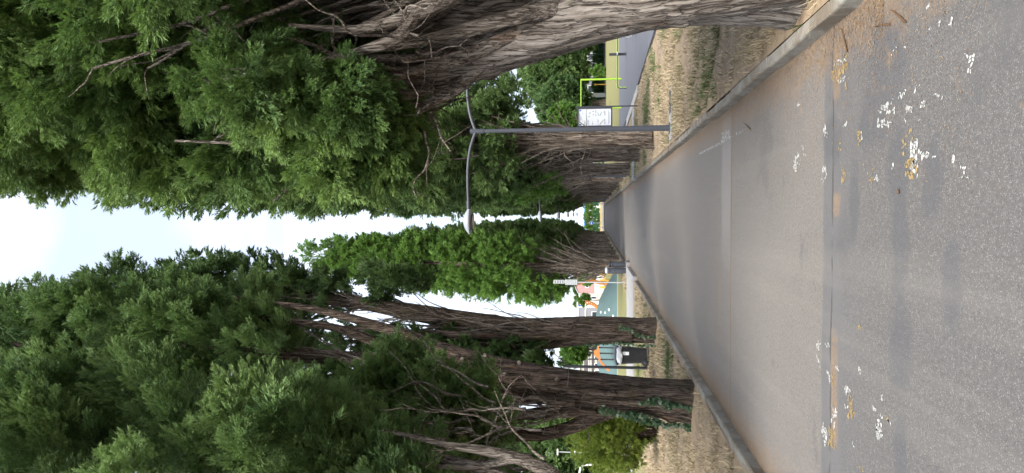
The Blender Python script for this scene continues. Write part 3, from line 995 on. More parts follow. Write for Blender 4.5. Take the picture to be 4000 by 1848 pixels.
# ---- the big old cypress close by on the right
g = np.random.default_rng(31)
t = thing('old_cypress', 'huge old cypress with grey ropy trunk leaning over the kerb, nearest the camera', 'tree', (1.92, 5.42, ZV), group=GR)
tr = MB()
O = np.array([1.85, 5.4, ZV])
def rel(pts):
    return [np.array(p) - O for p in pts]
stem(tr, rel([(1.86, 5.62, 0.0), (1.84, 5.6, 1.0), (1.78, 5.6, 2.2), (1.7, 5.65, 4.0), (1.75, 5.7, 7.0), (1.8, 5.7, 11)]), [0.52, 0.47, 0.42, 0.32, 0.2, 0.05], 170, 160, 5, amp=0.12, flare=0.18, ridge=0.013)
tr.build('trunk', M['bark_grey'], t, True)
ls = MB()
stem(ls, rel([(1.72, 5.24, -0.05), (1.62, 5.2, 0.6), (1.46, 5.2, 1.4), (1.24, 5.25, 2.2), (1.06, 5.32, 2.8), (0.84, 5.45, 3.8), (0.75, 5.6, 5.2)]), [0.27, 0.255, 0.24, 0.21, 0.18, 0.11, 0.05], 160, 140, 8, amp=0.14, flare=0.18, ridge=0.018)
ls.build('limb', M['bark_grey'], t, True)
ls = MB()
stem(ls, rel([(1.98, 4.98, -0.05), (1.96, 4.95, 0.8), (1.93, 4.9, 1.8), (1.85, 4.85, 3.0), (1.8, 4.7, 5.0), (1.85, 4.6, 7.5)]), [0.46, 0.43, 0.41, 0.33, 0.2, 0.06], 160, 150, 12, amp=0.14, flare=0.2, ridge=0.014)
ls.build('limb', M['bark_grey'], t, True)
# bare, pale limbs that bend up under the crown
for pts, r in (([(1.80, 4.95, 1.95), (1.52, 4.70, 2.32), (1.40, 4.63, 2.50), (1.30, 4.62, 2.70), (1.20, 4.6, 2.95), (1.15, 4.55, 3.2), (1.18, 4.5, 3.6)], (0.075, 0.06, 0.012)),
               ([(1.27, 4.62, 2.76), (1.10, 4.6, 2.90), (1.02, 4.6, 3.15), (0.95, 4.6, 3.5)], (0.045, 0.035, 0.008)),
               ([(1.80, 4.9, 2.2), (1.62, 4.66, 2.52), (1.52, 4.6, 2.75), (1.46, 4.55, 3.1), (1.44, 4.5, 3.6), (1.4, 4.5, 4.2)], (0.07, 0.05, 0.01)),
               ([(1.38, 5.25, 1.75), (1.22, 5.08, 2.15), (1.05, 5.05, 2.55), (0.95, 5.0, 2.9), (0.85, 4.95, 3.3), (0.7, 4.9, 3.9)], (0.06, 0.045, 0.008)),
               ([(1.24, 5.28, 2.05), (1.05, 5.2, 2.4), (0.86, 5.2, 2.62), (0.72, 5.2, 2.9), (0.62, 5.2, 3.3), (0.5, 5.2, 3.8)], (0.06, 0.045, 0.008)),
               ([(1.45, 5.2, 1.6), (1.32, 4.98, 2.1), (1.22, 4.95, 2.5), (1.12, 4.9, 2.95), (1.05, 4.85, 3.4)], (0.055, 0.045, 0.008))):
    b = MB()
    S = spline(rel(pts), 40)
    rs = np.interp(np.linspace(0, 1, 40), np.linspace(0, 1, len(r)), r)
    b.tube(S, rs, 20, bark_flute(1.5, int(r[0] * 1000) + len(pts), amp=0.2, flare=0.0, ridge=0.06, knots=4))
    b.build('limb', M['twig'], t, True)
br = MB()
fan(g, lambda z: (-0.55 - 0.22 * (z - 2), -0.15), 0.16, 26, 1.9, 3.2, (0.9, 1.9), 0.55, (0.010, 0.034), br, 0.08, 4, (2.0, 4.6))
fan(g, lambda z: (-0.1, -0.5), 0.35, 22, 2.3, 3.4, (0.9, 2.0), 0.5, (0.008, 0.026), br, 0.08, 4, (2.4, 5.6))
for _ in range(34):
    p = (g.uniform(-1.35, 0.0), g.uniform(-1.0, 0.2), g.uniform(2.3, 3.3))
    P = curvy(g, p, g.normal(0, 0.6, 3) + np.array([-0.3, 0, 0.2]), g.uniform(0.35, 0.9), 7, -0.01, 0.35)
    br.tube(spline(P, 16), np.linspace(0.010, 0.003, 16), 4, cap=False)
    twigs_on(br, g, P, 0.004, 3, 0.25)
br.build('branches', M['twig'], t, True)


def prof1(z):
    return float(np.interp(z, [2.5, 3.0, 3.8, 5.0, 7.0, 10.0, 14.0, 17.0], [1.35, 1.66, 1.78, 1.84, 1.92, 1.4, 0.3, 0.1]))


def keep1(q):
    x, y, z = q
    if z < 3.5 and math.hypot(x + 0.2, y + 0.25) < 0.95 + (3.5 - z) * 0.5:
        return False          # the bare core under the crown
    return True

def plume_meshes(mat, seed, n=5, tufts=36, sprays=50, size=0.085, rad=0.33, tm=None):
    gg = np.random.default_rng(seed)
    return [foliage([[0, 0, 0, gg.normal(0, .05), gg.normal(0, .05), 1, 1.0, rad]], tufts, sprays, size, tm or TM0, gg, 0.10, 0.30).mesh('foliage_plume', mat) for _ in range(n)]


def hang_plumes(crown, plumes, meshes, g):
    """shared plume meshes turned to their directions"""
    for q in plumes:
        o = link('foliage_plume', meshes[g.integers(0, len(meshes))], crown, q[0:3])
        d = Vector(q[3:6])
        o.rotation_mode = 'QUATERNION'
        o.rotation_quaternion = d.to_track_quat('Z', 'Y') @ Matrix.Rotation(g.random() * 6.28, 4, 'Z').to_quaternion()
        w = q[6] * g.uniform(0.85, 1.2)
        o.scale = (w, w, q[6])


pm_near = plume_meshes(M['leaf_near'], 301)
pl = crown_plumes(g, 140, prof1, 2.9, 8.0, lambda z: (0.25, 0.25), (0.6, 0.9), 0.4, 0.3, 1.0, 0.33, lambda q: q[2] > 3.5 and math.hypot(q[0] - .25, q[1] - .25) < 1.5)
cr = foliage(pl, 12, 14, 0.12, TM1, g, 0.02, 0.2).build('crown', M['leaf_near'], t)
cr['kind'] = 'stuff'
pl = crown_plumes(g, 250, prof1, 2.98, 7.3, lambda z: (0.25, 0.25), (0.62, 0.95), 0.10, 0.62, 1.0, 0.33,
                  lambda q: keep1(q) and (q[2] > 3.25 or q[1] < 0.3) and (q[0] < 0.9 or (q[1] < 0.2 and q[0] < 1.6)))
for _ in range(40):       # low sprays that hang before the bare limbs
    u = g.random()
    c = np.array([-1.60 + 0.55 * u, -0.10 - 0.95 * u + g.normal(0, 0.15), g.uniform(2.78, 3.5) + 0.25 * u])
    d = nrm(np.array([-0.5, -0.45, -0.05]) + g.normal(0, 0.25, 3))
    L = g.uniform(0.45, 0.7)
    pl.append([*(c - d * L * .6), *d, L, L * .33])
hang_plumes(cr, pl, pm_near, g)
pl = crown_plumes(g, 120, prof1, 7.0, 11.0, lambda z: (0.1, 0.2), (0.8, 1.2), 0.6, 0.5, 1.0, 0.34)
pl += crown_plumes(g, 90, prof1, 3.0, 7.2, lambda z: (0.25, 0.25), (0.8, 1.2), 0.4, 0.5, 1.0, 0.34, lambda q: q[0] > 0.9)
foliage(pl, 9, 9, 0.20, TM1, g).build('upper_crown', M['leaf_near'], t)['kind'] = 'stuff'

# ---- left row, nearest: only a limb and its foliage reach into the picture
g = np.random.default_rng(41)
O = np.array([-3.35, 5.6, ZV])
t = thing('cypress_tree', 'cypress at the picture edge whose pale bent limb hangs over the dry verge', 'tree', tuple(O), group=GR)
tr = MB()
stem(tr, [(0, 0, -0.05), (0, 0, 1.5), (0.05, 0.0, 3.5), (0.1, 0, 6), (0.1, 0, 9.6)], [0.42, 0.38, 0.3, 0.2, 0.04], 70, 60, 15, amp=0.15, flare=0.25)
tr.build('trunk', M['bark_grey'], t, True)
for pts, r in (([(-3.3, 5.65, 1.2), (-2.6, 5.9, 1.72), (-2.30, 6.0, 1.88), (-2.12, 6.0, 2.18), (-2.04, 6.0, 2.55), (-2.0, 6.0, 2.9), (-1.9, 6.05, 3.5)], (0.085, 0.07, 0.042, 0.015)),
               ([(-3.3, 5.65, 1.5), (-2.55, 5.9, 2.0), (-2.32, 6.0, 2.3), (-2.2, 6.1, 2.7), (-2.15, 6.2, 3.3)], (0.07, 0.06, 0.03)),
               ([(-3.3, 5.65, 1.6), (-2.6, 6.3, 2.3), (-2.4, 6.5, 2.8), (-2.35, 6.7, 3.6)], (0.07, 0.05, 0.03)),
               ([(-2.1, 6.0, 2.25), (-2.2, 6.05, 2.6), (-2.22, 6.05, 3.0), (-2.15, 6.1, 3.4)], (0.04, 0.03, 0.015))):
    b = MB()
    S = spline(rel(pts), 44)
    rs = np.interp(np.linspace(0, 1, 44), np.linspace(0, 1, len(r)), r)
    b.tube(S, rs, 22, bark_flute(2.0, int(r[0] * 900) + len(pts), amp=0.25, flare=0.0, ridge=0.07, knots=5))
    b.build('limb', M['twig'], t, True)
br = MB()
for _ in range(40):
    p = (g.uniform(0.7, 1.6), g.uniform(0.2, 1.6), g.uniform(1.9, 3.0))
    P = curvy(g, p, (g.normal(0, 0.3), g.normal(0, 0.3), 0.8), g.uniform(0.5, 1.2), 7, 0.0, 0.25)
    br.tube(spline(P, 14), np.linspace(0.014, 0.003, 14), 5, cap=False)
    twigs_on(br, g, P, 0.004, 4, 0.3)
br.build('branches', M['twig'], t, True)
pm_blue = plume_meshes(M['leaf_blue'], 302)
pl = crown_plumes(g, 120, lambda z: float(np.interp(z, [2.4, 3.2, 4.2, 8.0], [0.5, 1.2, 1.7, 1.75])), 2.9, 7.6, lambda z: (0.2, 0.5), (0.6, 0.95), 0.5, 0.6, 1.0, 0.32, lambda q: q[0] > -0.4)
# the big hanging clump between this tree and the next
for _ in range(178):
    u = nrm(g.normal(size=3)) * g.random() ** 0.33
    c = np.array([0.72, 2.9, 3.95]) + u * np.array([0.68, 0.8, 1.38])
    d = nrm(np.array([0.30, -0.35, 0.55]) + u * 0.6 + g.normal(0, 0.25, 3))
    L = g.uniform(0.5, 0.85)
    pl.append([*(c - d * L * 0.5), *d, L, L * 0.31])
ip = [list(q) for q in pl[::4]]
cr = foliage(ip, 10, 10, 0.12, TM1, g, 0.02, 0.2).build('crown', M['leaf_blue'], t)
cr['kind'] = 'stuff'
hang_plumes(cr, pl, pm_blue, g)
pl = crown_plumes(g, 50, lambda z: 1.7 if z < 8 else 0.9, 7.4, 9.5, lambda z: (0, 0.1), (0.8, 1.2), 0.6, 0.5, 1.0, 0.34)
foliage(pl, 8, 9, 0.24, TM1, g).build('upper_crown', M['leaf_blue'], t)

# ---- left row: brown trunk with ivy, splitting into leaning stems
g = np.random.default_rng(51)
O = np.array([-2.69, 10.5, ZV])
t = thing('cypress_tree', 'cypress with broad reddish brown trunk, ivy at its foot and leaning upper stems', 'tree', (-2.86, 11.0, ZV), group=GR)
tr = MB()
stem(tr, rel([(-2.70, 10.5, 0.02), (-2.64, 10.5, 0.8), (-2.58, 10.5, 1.6), (-2.42, 10.5, 2.6), (-2.24, 10.5, 3.2), (-1.95, 10.5, 4.1), (-1.69, 10.5, 4.8), (-1.38, 10.5, 6.0), (-1.2, 10.6, 7.5)]),
     [0.31, 0.285, 0.285, 0.23, 0.17, 0.11, 0.085, 0.055, 0.03], 150, 110, 22, amp=0.12, flare=0.24, ridge=0.022, knots=10)
tr.build('trunk', M['bark_brown'], t, True)
for k, (pts, r) in enumerate((([(-2.5, 10.6, 2.2), (-2.33, 10.6, 3.2), (-2.1, 10.6, 4.2), (-1.93, 10.6, 5.0), (-1.65, 10.6, 5.9), (-1.5, 10.6, 7.5)], (0.16, 0.13, 0.09, 0.06, 0.035)),
                              ([(-2.7, 10.7, 1.9), (-2.55, 10.75, 3.2), (-2.35, 10.8, 4.4), (-2.2, 10.8, 6), (-2.1, 10.8, 9), (-2.1, 10.8, 13)], (0.18, 0.17, 0.14, 0.10, 0.04)),
                              ([(-2.85, 10.4, 1.35), (-2.98, 10.35, 1.68), (-3.13, 10.3, 2.05), (-3.24, 10.3, 2.6), (-3.1, 10.2, 3.3), (-3.0, 10.1, 4.2)], (0.13, 0.10, 0.07, 0.04)),
                              ([(-2.8, 10.4, 1.6), (-2.86, 10.3, 2.2), (-2.92, 10.25, 2.9), (-2.9, 10.2, 3.6)], (0.13, 0.10, 0.06)),
                              ([(-2.7, 10.25, 1.9), (-2.66, 10.2, 2.5), (-2.72, 10.15, 3.1), (-2.75, 10.1, 3.8)], (0.09, 0.06, 0.04)),
                              ([(-3.02, 10.6, 1.6), (-3.3, 10.7, 2.1), (-3.42, 10.7, 2.8), (-3.4, 10.6, 3.6)], (0.08, 0.06, 0.03)))):
    b = MB()
    S = spline(rel(pts), 60)
    rs = np.interp(np.linspace(0, 1, 60), np.linspace(0, 1, len(r)), r)
    b.tube(S, rs, 30, bark_flute(3.5, 60 + k, amp=0.2, flare=0.0, ridge=0.05, knots=6))
    b.build('limb', M['bark_brown'], t, True)
br = MB()
fan(g, lambda z: (-0.05, -0.2), 0.2, 40, 1.9, 3.4, (0.9, 2.0), 0.42, (0.010, 0.035), br, 0.08, 4, (2.6, 5.4))
fan(g, lambda z: (0.35, 0), 0.1, 24, 3.4, 5.2, (0.9, 1.9), 0.5, (0.008, 0.025), br, 0.05, 3)
for _ in range(18):
    p = (g.uniform(-0.4, 0.3), g.uniform(-0.5, -0.3), g.uniform(1.6, 3.2))
    P = curvy(g, p, g.normal(0, 0.5, 3) + np.array([0, -0.4, 0.1]), g.uniform(0.3, 0.8), 6, 0, 0.3)
    br.tube(spline(P, 12), np.linspace(0.010, 0.003, 12), 4, cap=False)
br.build('branches', M['twig'], t, True)
# sawn branch stubs, pale on the cut
for (x, z) in ((-2.02, 3.25), (-2.12, 2.72), (-2.30, 2.95), (-2.36, 2.15), (-2.08, 3.6)):
    mb = MB()
    p = np.array([x, 10.26, z]) - O
    mb.tube(np.array([p, p + np.array([0.03, -0.10, 0.02])]), [0.035, 0.03], 10)
    mb.build('branch_stub', M['twig'], t, True)
pl = crown_plumes(g, 300, lambda z: float(np.interp(z, [5.8, 7.0, 8.5, 12, 15, 17], [0.7, 1.45, 1.7, 1.6, 1.1, 0.3])), 6.5, 10.8, lambda z: (0.15, 0.1), (0.6, 0.95), 0.55, 0.45, 1.0, 0.32)
low = []
for _ in range(140):
    z = g.uniform(2.5, 6.4)
    c = np.array([g.uniform(-1.75, -0.35) + 0.05 * z, g.uniform(-0.9, 0.8), z])
    d = nrm(np.array([-0.35, -0.35, 0.75]) + g.normal(0, 0.3, 3))
    L = g.uniform(0.6, 0.95)
    low.append([*c, *d, L, L * 0.33])
pl = low + pl[:155]
cr = foliage(pl[::3], 10, 10, 0.14, TM1, g, 0.02, 0.2).build('crown', M['leaf_blue'], t)
cr['kind'] = 'stuff'
hang_plumes(cr, pl[:290], pm_blue, g)
pl = crown_plumes(g, 170, lambda z: float(np.interp(z, [8, 12, 15, 17], [1.75, 1.6, 1.1, 0.2])), 10, 17, lambda z: (0, 0.1), (0.8, 1.2), 0.6, 0.5, 1.0, 0.34)
foliage(pl, 9, 9, 0.23, TM1, g).build('upper_crown', M['leaf_blue'], t)

# ---- left row: slimmer dark trunk, bare on the road side
g = np.random.default_rng(61)
O = np.array([-2.74, 17.1, ZV])
t = thing('cypress_tree', 'cypress with dark upright trunk bare on one side, next to the wheeled bin', 'tree', (-2.88, 17.5, ZV), group=GR)
tr = MB()
stem(tr, rel([(-2.74, 17.1, 0.0), (-2.70, 17.1, 1.5), (-2.66, 17.1, 3.6), (-2.36, 17.1, 6.1), (-2.05, 17.1, 8.1), (-1.9, 17.1, 11), (-1.95, 17.1, 16)]), [0.32, 0.285, 0.27, 0.20, 0.14, 0.09, 0.03], 110, 70, 33, amp=0.18, flare=0.28, ridge=0.03)
tr.build('trunk', M['bark_brown'], t, True)
for k in range(4):
    b = MB()
    a = 2.2 + k * 0.75
    x, y = math.cos(a), math.sin(a)
    stem(b, [(x * .15, y * .12, 0.6), (x * .24, y * .2, 1.8), (x * .42, y * .35, 3.2), (x * .55 + .1, y * .5, 5.2), (x * .7 + .3, y * .6, 8.0)], [0.15, 0.14, 0.11, 0.08, 0.03], 50, 24, 70 + k, amp=0.2, knots=4, flare=0.1)
    b.build('limb', M['bark_brown'], t, True)
br = MB()
fan(g, lambda z: (0.05 * z - 0.1, 0), 0.25, 70, 1.6, 5.5, (1.2, 2.6), 0.30, (0.010, 0.035), br, 0.1, 3, (2.0, 5.6))
fan(g, lambda z: (0.10 * z - 0.15, 0), 0.18, 40, 5.0, 8.5, (1.0, 2.2), 0.35, (0.008, 0.022), br, 0.1, 4)
br.build('branches', M['twig'], t, True)
pl = crown_plumes(g, 330, lambda z: float(np.interp(z, [8.6, 10, 13, 15, 17.5], [0.9, 1.75, 1.7, 1.2, 0.2])), 8.9, 17.3, lambda z: (0.1, 0), (0.7, 1.05), 0.6, 0.4, 1.0, 0.33)
for _ in range(135):      # loose clumps hanging on the far side of the trunk
    z = 2.5 + 6.0 * g.random() ** 1.5
    c = np.array([g.uniform(-1.05, -0.25) + 0.08 * (z - 3), g.uniform(-0.7, 0.3), z])
    d = nrm(np.array([-0.3, -0.5, 0.7]) + g.normal(0, 0.3, 3))
    L = g.uniform(0.45, 0.8)
    pl.append([*c, *d, L, L * 0.33])
for _ in range(50):      # thin foliage towards the gap of sky
    z = g.uniform(5.6, 9.5)
    c = np.array([g.uniform(0.5, 1.3), g.uniform(-0.5, 0.5), z])
    d = nrm(np.array([0.3, 0, 0.9]) + g.normal(0, 0.25, 3))
    L = g.uniform(0.5, 0.9)
    pl.append([*c, *d, L, L * 0.16])
foliage(pl, 10, 13, 0.19, TM1, g, 0.08, 0.4).build('crown', M['leaf_row'], t)

# ---- left row: the bright leafy cone beyond the path
g = np.random.default_rng(71)
O = np.array([-2.75, 36.3, ZV])
t = thing('cypress_tree', 'bright green cone shaped cypress behind the litter bins and the text signs', 'tree', tuple(O), group=GR)
tr = MB()
stem(tr, [(0, 0, -0.05), (0, 0, 1.5), (0.05, 0, 4), (0.2, 0, 9), (0.5, 0, 16)], [0.33, 0.30, 0.25, 0.15, 0.03], 70, 50, 77, amp=0.25, flare=0.25)
tr.build('trunk', M['bark_far'], t, True)
br = MB()
fan(g, lambda z: (0, 0), 0.32, 110, 0.7, 3.6, (1.2, 2.8), 0.6, (0.014, 0.045), br, 0.06, 3)
br.build('branches', M['twig'], t, True)
pl = []
while len(pl) < 620:
    z = 2.6 + 14.4 * g.random() ** 1.25
    xl = np.interp(z, [2.6, 3.2, 4.4, 9.8, 15.2, 17.4], [-0.6, -1.45, -1.75, -1.1, -0.35, 0.6])
    xr = np.interp(z, [2.6, 4.0, 6.0, 12, 15.2, 17.4], [0.5, 1.1, 1.7, 1.6, 1.3, 0.9])
    if g.random() > (xr - xl) / 3.4:
        continue
    c, h = (xl + xr) / 2, (xr - xl) / 2
    th = g.random() * 6.28
    rf = math.sqrt(0.3 + 0.7 * g.random())
    q = np.array([c + h * rf * math.cos(th), h * rf * math.sin(th), z])
    if z < 4.6 and q[0] > -0.55:
        continue
    d = nrm(np.array([math.cos(th), math.sin(th), 0.5]) + g.normal(0, 0.3, 3))
    L = g.uniform(0.5, 0.9)
    pl.append([*(q - d * L * .7), *d, L, L * 0.38])
foliage(pl, 9, 10, 0.21, TM1, g, 0.10, 0.42).build('crown', M['leaf_bright'], t)

# ------------------------------------------------------------------ other plants
def leafy(name, label, cat, loc, rx, ry, rz, z0, n, leaf, size, seed, trunk=0.18, group=None, tm=TM2, stems=1, tufts=9, sprays=9, prof=1.0):
    g = np.random.default_rng(seed)
    t = thing(name, label, cat, loc, group=group)
    mb = MB()
    for k in range(stems):
        a = g.random() * 6.28
        q = rx * 0.45 if stems > 1 else 0.05
        stem(mb, [(math.cos(a) * trunk * .5 * (stems > 1), math.sin(a) * trunk * .5 * (stems > 1), -0.05), (math.cos(a) * q * .4, math.sin(a) * q * .4, z0 * 0.6 + .1), (math.cos(a) * q, math.sin(a) * q, z0 + rz)], [trunk, trunk * 0.8, trunk * 0.25], 24, 14, seed + k, amp=0.15, knots=2)
    mb.build('trunk', M['bark_far'], t, True)
    pl = []
    for _ in range(n):
        u = nrm(g.normal(size=3))
        f = (0.35 + 0.65 * g.random()) ** 0.6
        k = 1.0 - (1 - prof) * max(0, u[2])
        q = np.array([u[0] * rx * f * k, u[1] * ry * f * k, z0 + rz + u[2] * rz * f])
        d = nrm(u * np.array([1, 1, 0.8]) + np.array([0, 0, 0.45]) + g.normal(0, 0.3, 3))
        L = g.uniform(0.14, 0.24) * (rx + ry + rz)
        L = min(L, 1.2)
        pl.append([*(q - d * L * .75), *d, L, L * 0.42])
    foliage(pl, tufts, sprays, size, tm, g, 0.1, 0.45).build('crown', M[leaf], t)
    return t


g = np.random.default_rng(83)
t = thing('ivy_growth', 'bright leafy ivy column on a right row trunk past the nearest lamp', 'ivy', (1.15, 29.2, ZV))
MB().tube(spline([(0.65, 0.5, -0.02), (0.5, 0.2, 1.5), (0.2, 0.1, 3.0), (0, 0, 5.5)], 20), np.linspace(0.04, 0.015, 20), 8).build('vine', M['twig'], t, True)
pl = []
for _ in range(90):
    z = g.uniform(2.6, 6.0)
    a = g.random() * 6.28
    r = 0.42 * math.sin(math.pi * (z - 2.3) / 4.0) * g.random() ** 0.5
    d = nrm(np.array([math.cos(a), math.sin(a) - 0.3, 0.5]))
    pl.append([math.cos(a) * r, math.sin(a) * r, z, *d, 0.4, 0.16])
foliage(pl, 8, 8, 0.13, TM1, g, 0.2, 0.5).build('leaves', M['leaf_bright'], t)

# the clipped shrub behind the ivy-footed trunk
g = np.random.default_rng(81)
t = thing('shrub', 'rounded yellow green shrub with bare dark twigs at its base, on the dry verge', 'shrub', (-5.15, 16.9, ZV))
mb = MB()
for _ in range(46):
    a = g.random() * 6.28
    s = g.uniform(0.15, 0.8)
    P = curvy(g, (math.cos(a) * .06, math.sin(a) * .06, -0.03), (math.cos(a) * s, math.sin(a) * s, 0.9), g.uniform(0.7, 1.2), 6, 0.02, 0.12)
    mb.tube(spline(P, 9), np.linspace(0.018, 0.005, 9), 5, cap=False)
    twigs_on(mb, g, P, 0.004, 5, 0.35)
mb.build('stems', M['bark_brown'], t, True)
pl = []
for _ in range(620):
    u = nrm(g.normal(size=3))
    f = g.random() ** 0.4
    q = np.array([u[0] * 0.98 * f, u[1] * 0.9 * f, 1.12 + u[2] * 0.92 * f])
    if q[2] < 0.45 and g.random() < 0.35:
        continue
    d = nrm(u + np.array([0, 0, 0.5]) + g.normal(0, 0.4, 3))
    pl.append([*(q - d * .12), *d, 0.26, 0.12])
foliage(pl, 8, 7, 0.075, TM1, g, 0.12, 0.5).build('crown', M['leaf_shrub'], t)


def ivy(label, paths, seed, shift=(0, 0, 0)):
    g = np.random.default_rng(seed)
    mb = MB()
    for P, n in paths:
        S = spline(P, 60)
        for _ in range(n):
            k = g.integers(0, 60)
            c = S[k] + g.normal(0, 0.022, 3) + np.array([0, -0.02, 0])
            w = g.uniform(0.022, 0.045)
            nn = nrm(np.array([0, -1, 0.3]) + g.normal(0, 0.35, 3))
            dd = nrm(np.cross(nn, g.normal(size=3)))
            e = np.cross(nn, dd)
            V = [c - dd * w * .6, c - dd * w * .3 + e * w * .9, c + dd * w * .3 + e * w * .45, c + dd * w * 1.2, c + dd * w * .3 - e * w * .45, c - dd * w * .3 - e * w * .9]
            mb.add(np.array(V), [[0, 1, 2, 3, 4, 5]], np.full(6, np.clip(g.normal(0.45, 0.3), 0.02, 1)))
    o = mb.build('ivy', M['leaf_ivy'])
    st = MB()
    for P, n in paths:
        st.tube(spline(P, 30), np.linspace(0.009, 0.004, 30), 5)
    st.build('vine', M['twig'], o, True)
    o.location = shift
    return tag(o, label, 'ivy')


ivy('dark green ivy climbing the foot of the reddish brown trunk', [
    ([(-2.72, 10.12, 0.10), (-2.70, 10.10, 0.45), (-2.66, 10.11, 0.62), (-2.68, 10.12, 0.9)], 150),
    ([(-3.05, 10.25, 0.10), (-3.02, 10.20, 0.55), (-2.92, 10.13, 0.95), (-2.84, 10.09, 1.25), (-2.79, 10.09, 1.55)], 260),
    ([(-2.98, 10.17, 0.62), (-2.86, 10.10, 0.95), (-2.84, 10.09, 1.1)], 60)], 1, (-0.15, 0.56, 0))
ivy('sparse ivy creeping up the dark trunk beside the wheeled bin', [
    ([(-2.85, 16.72, 0.10), (-2.82, 16.72, 0.5), (-2.66, 16.72, 0.8), (-2.62, 16.73, 1.0)], 110),
    ([(-3.06, 16.85, 0.1), (-3.08, 16.88, 0.5), (-3.02, 16.86, 1.0), (-3.08, 16.9, 1.7), (-3.05, 16.9, 2.3)], 130)], 2, (-0.12, 0.43, 0))

# ---- planting far off, on both sides
leafy('lawn_tree', 'broad evergreen with thick trunk on the far lawn, seen inside the lime frame', 'tree', (14.6, 95, ZV), 3.6, 3.4, 3.3, 2.2, 260, 'leaf_row', 0.55, 301, 0.55, 'trees beyond the lawn', tufts=10, sprays=10)
leafy('lawn_tree', 'broad evergreen with thick trunk just outside the lime frame, beyond the lawn', 'tree', (18.9, 97, ZV), 3.4, 3.3, 4.6, 2.3, 300, 'leaf_row', 0.55, 302, 0.5, 'trees beyond the lawn', tufts=10, sprays=10)
leafy('lawn_tree', 'tall evergreen beside the big grey trunk, rising over the others beyond the lawn', 'tree', (23.0, 96, ZV), 3.8, 3.0, 5.6, 1.6, 300, 'leaf_row', 0.55, 303, 0.4, 'trees beyond the lawn', tufts=10, sprays=10)
leafy('palm_like_tree', 'pale green leafy tree with brown trunk behind the top of the notice board', 'tree', (8.4, 66, ZV), 1.5, 1.5, 1.6, 2.6, 60, 'leaf_bright', 0.45, 304, 0.45)
leafy('lawn_shrub', 'small light green shrub by the fence beyond the lawn', 'shrub', (18.3, 93, ZV), 0.7, 0.7, 0.9, 0.1, 30, 'leaf_bright', 0.3, 305, 0.08)
leafy('conifer', 'dense dark conifer far behind the yellow green shrub, taller one', 'tree', (-21.0, 64, ZV), 3.4, 2.8, 4.6, 0.2, 300, 'leaf_row', 0.42, 306, 0.3, 'conifers behind the shrub', prof=0.7, tufts=10, sprays=10)
leafy('conifer', 'dense dark conifer at the picture edge far behind the yellow green shrub', 'tree', (-25.2, 62, ZV), 2.8, 2.4, 3.7, 0.2, 260, 'leaf_row', 0.42, 307, 0.3, 'conifers behind the shrub', prof=0.6, tufts=10, sprays=10)
leafy('conifer', 'low dark conifer half hidden behind the ivy footed trunk', 'tree', (-17.4, 66, ZV), 1.9, 2.0, 1.6, 0.2, 120, 'leaf_bright', 0.4, 308, 0.25, 'conifers behind the shrub', tufts=9, sprays=9)
leafy('street_tree', 'pale green street tree between the two left trunks above the wheeled bin', 'tree', (-17.2, 90, ZV), 2.0, 2.0, 1.5, 2.4, 120, 'leaf_bright', 0.42, 309, 0.2)
leafy('young_tree', 'thin young tree before the pink building', 'tree', (-11.9, 98, ZV), 0.75, 0.75, 0.75, 2.1, 34, 'leaf_bright', 0.3, 310, 0.07)
leafy('young_tree', 'bushy green young tree beside the sign post, at the pink wall', 'tree', (-9.0, 100, ZV), 0.9, 0.9, 1.1, 1.4, 60, 'leaf_bright', 0.3, 311, 0.07)
for k, (x, h, w, lb) in enumerate(((-15.0, 5.6, 0.9, 'tallest dark cypress tip above the white building'), (-16.4, 5.2, 0.7, 'narrow dark cypress tip above the white building'), (-17.6, 5.35, 0.8, 'dark cypress tip beside the blue square sign'))):
    leafy('slim_cypress', lb, 'tree', (x, 138, ZV), w, w, h / 2 - 0.2, 0.3, 50, 'leaf_row', 0.5, 320 + k, 0.12, 'cypress tips over the roofs', prof=0.25)
# bright bamboo-like hedge at the end of the avenue
g = np.random.default_rng(91)
t = thing('hedge', 'light green leafy hedge behind the fence at the end of the avenue', 'hedge', (0, 124, ZV))
mb = MB()
for x in np.arange(-7, 7.1, 0.7):
    mb.tube(spline([(x, 0, -0.05), (x + 0.1, 0, 1.0), (x, 0, 2.0)], 5), 0.04, 6)
mb.build('stems', M['bark_far'], t)
pl = []
for _ in range(420):
    q = np.array([g.uniform(-7, 7), g.uniform(-0.8, 0.8), g.uniform(0.3, 2.75)])
    d = nrm(np.array([g.normal(0, .5), -0.5, 0.6 + g.normal(0, .4)]))
    pl.append([*q, *d, 0.6, 0.3])
foliage(pl, 7, 7, 0.30, TM2, g, 0.2, 0.6).build('crown', M['leaf_bright'], t)

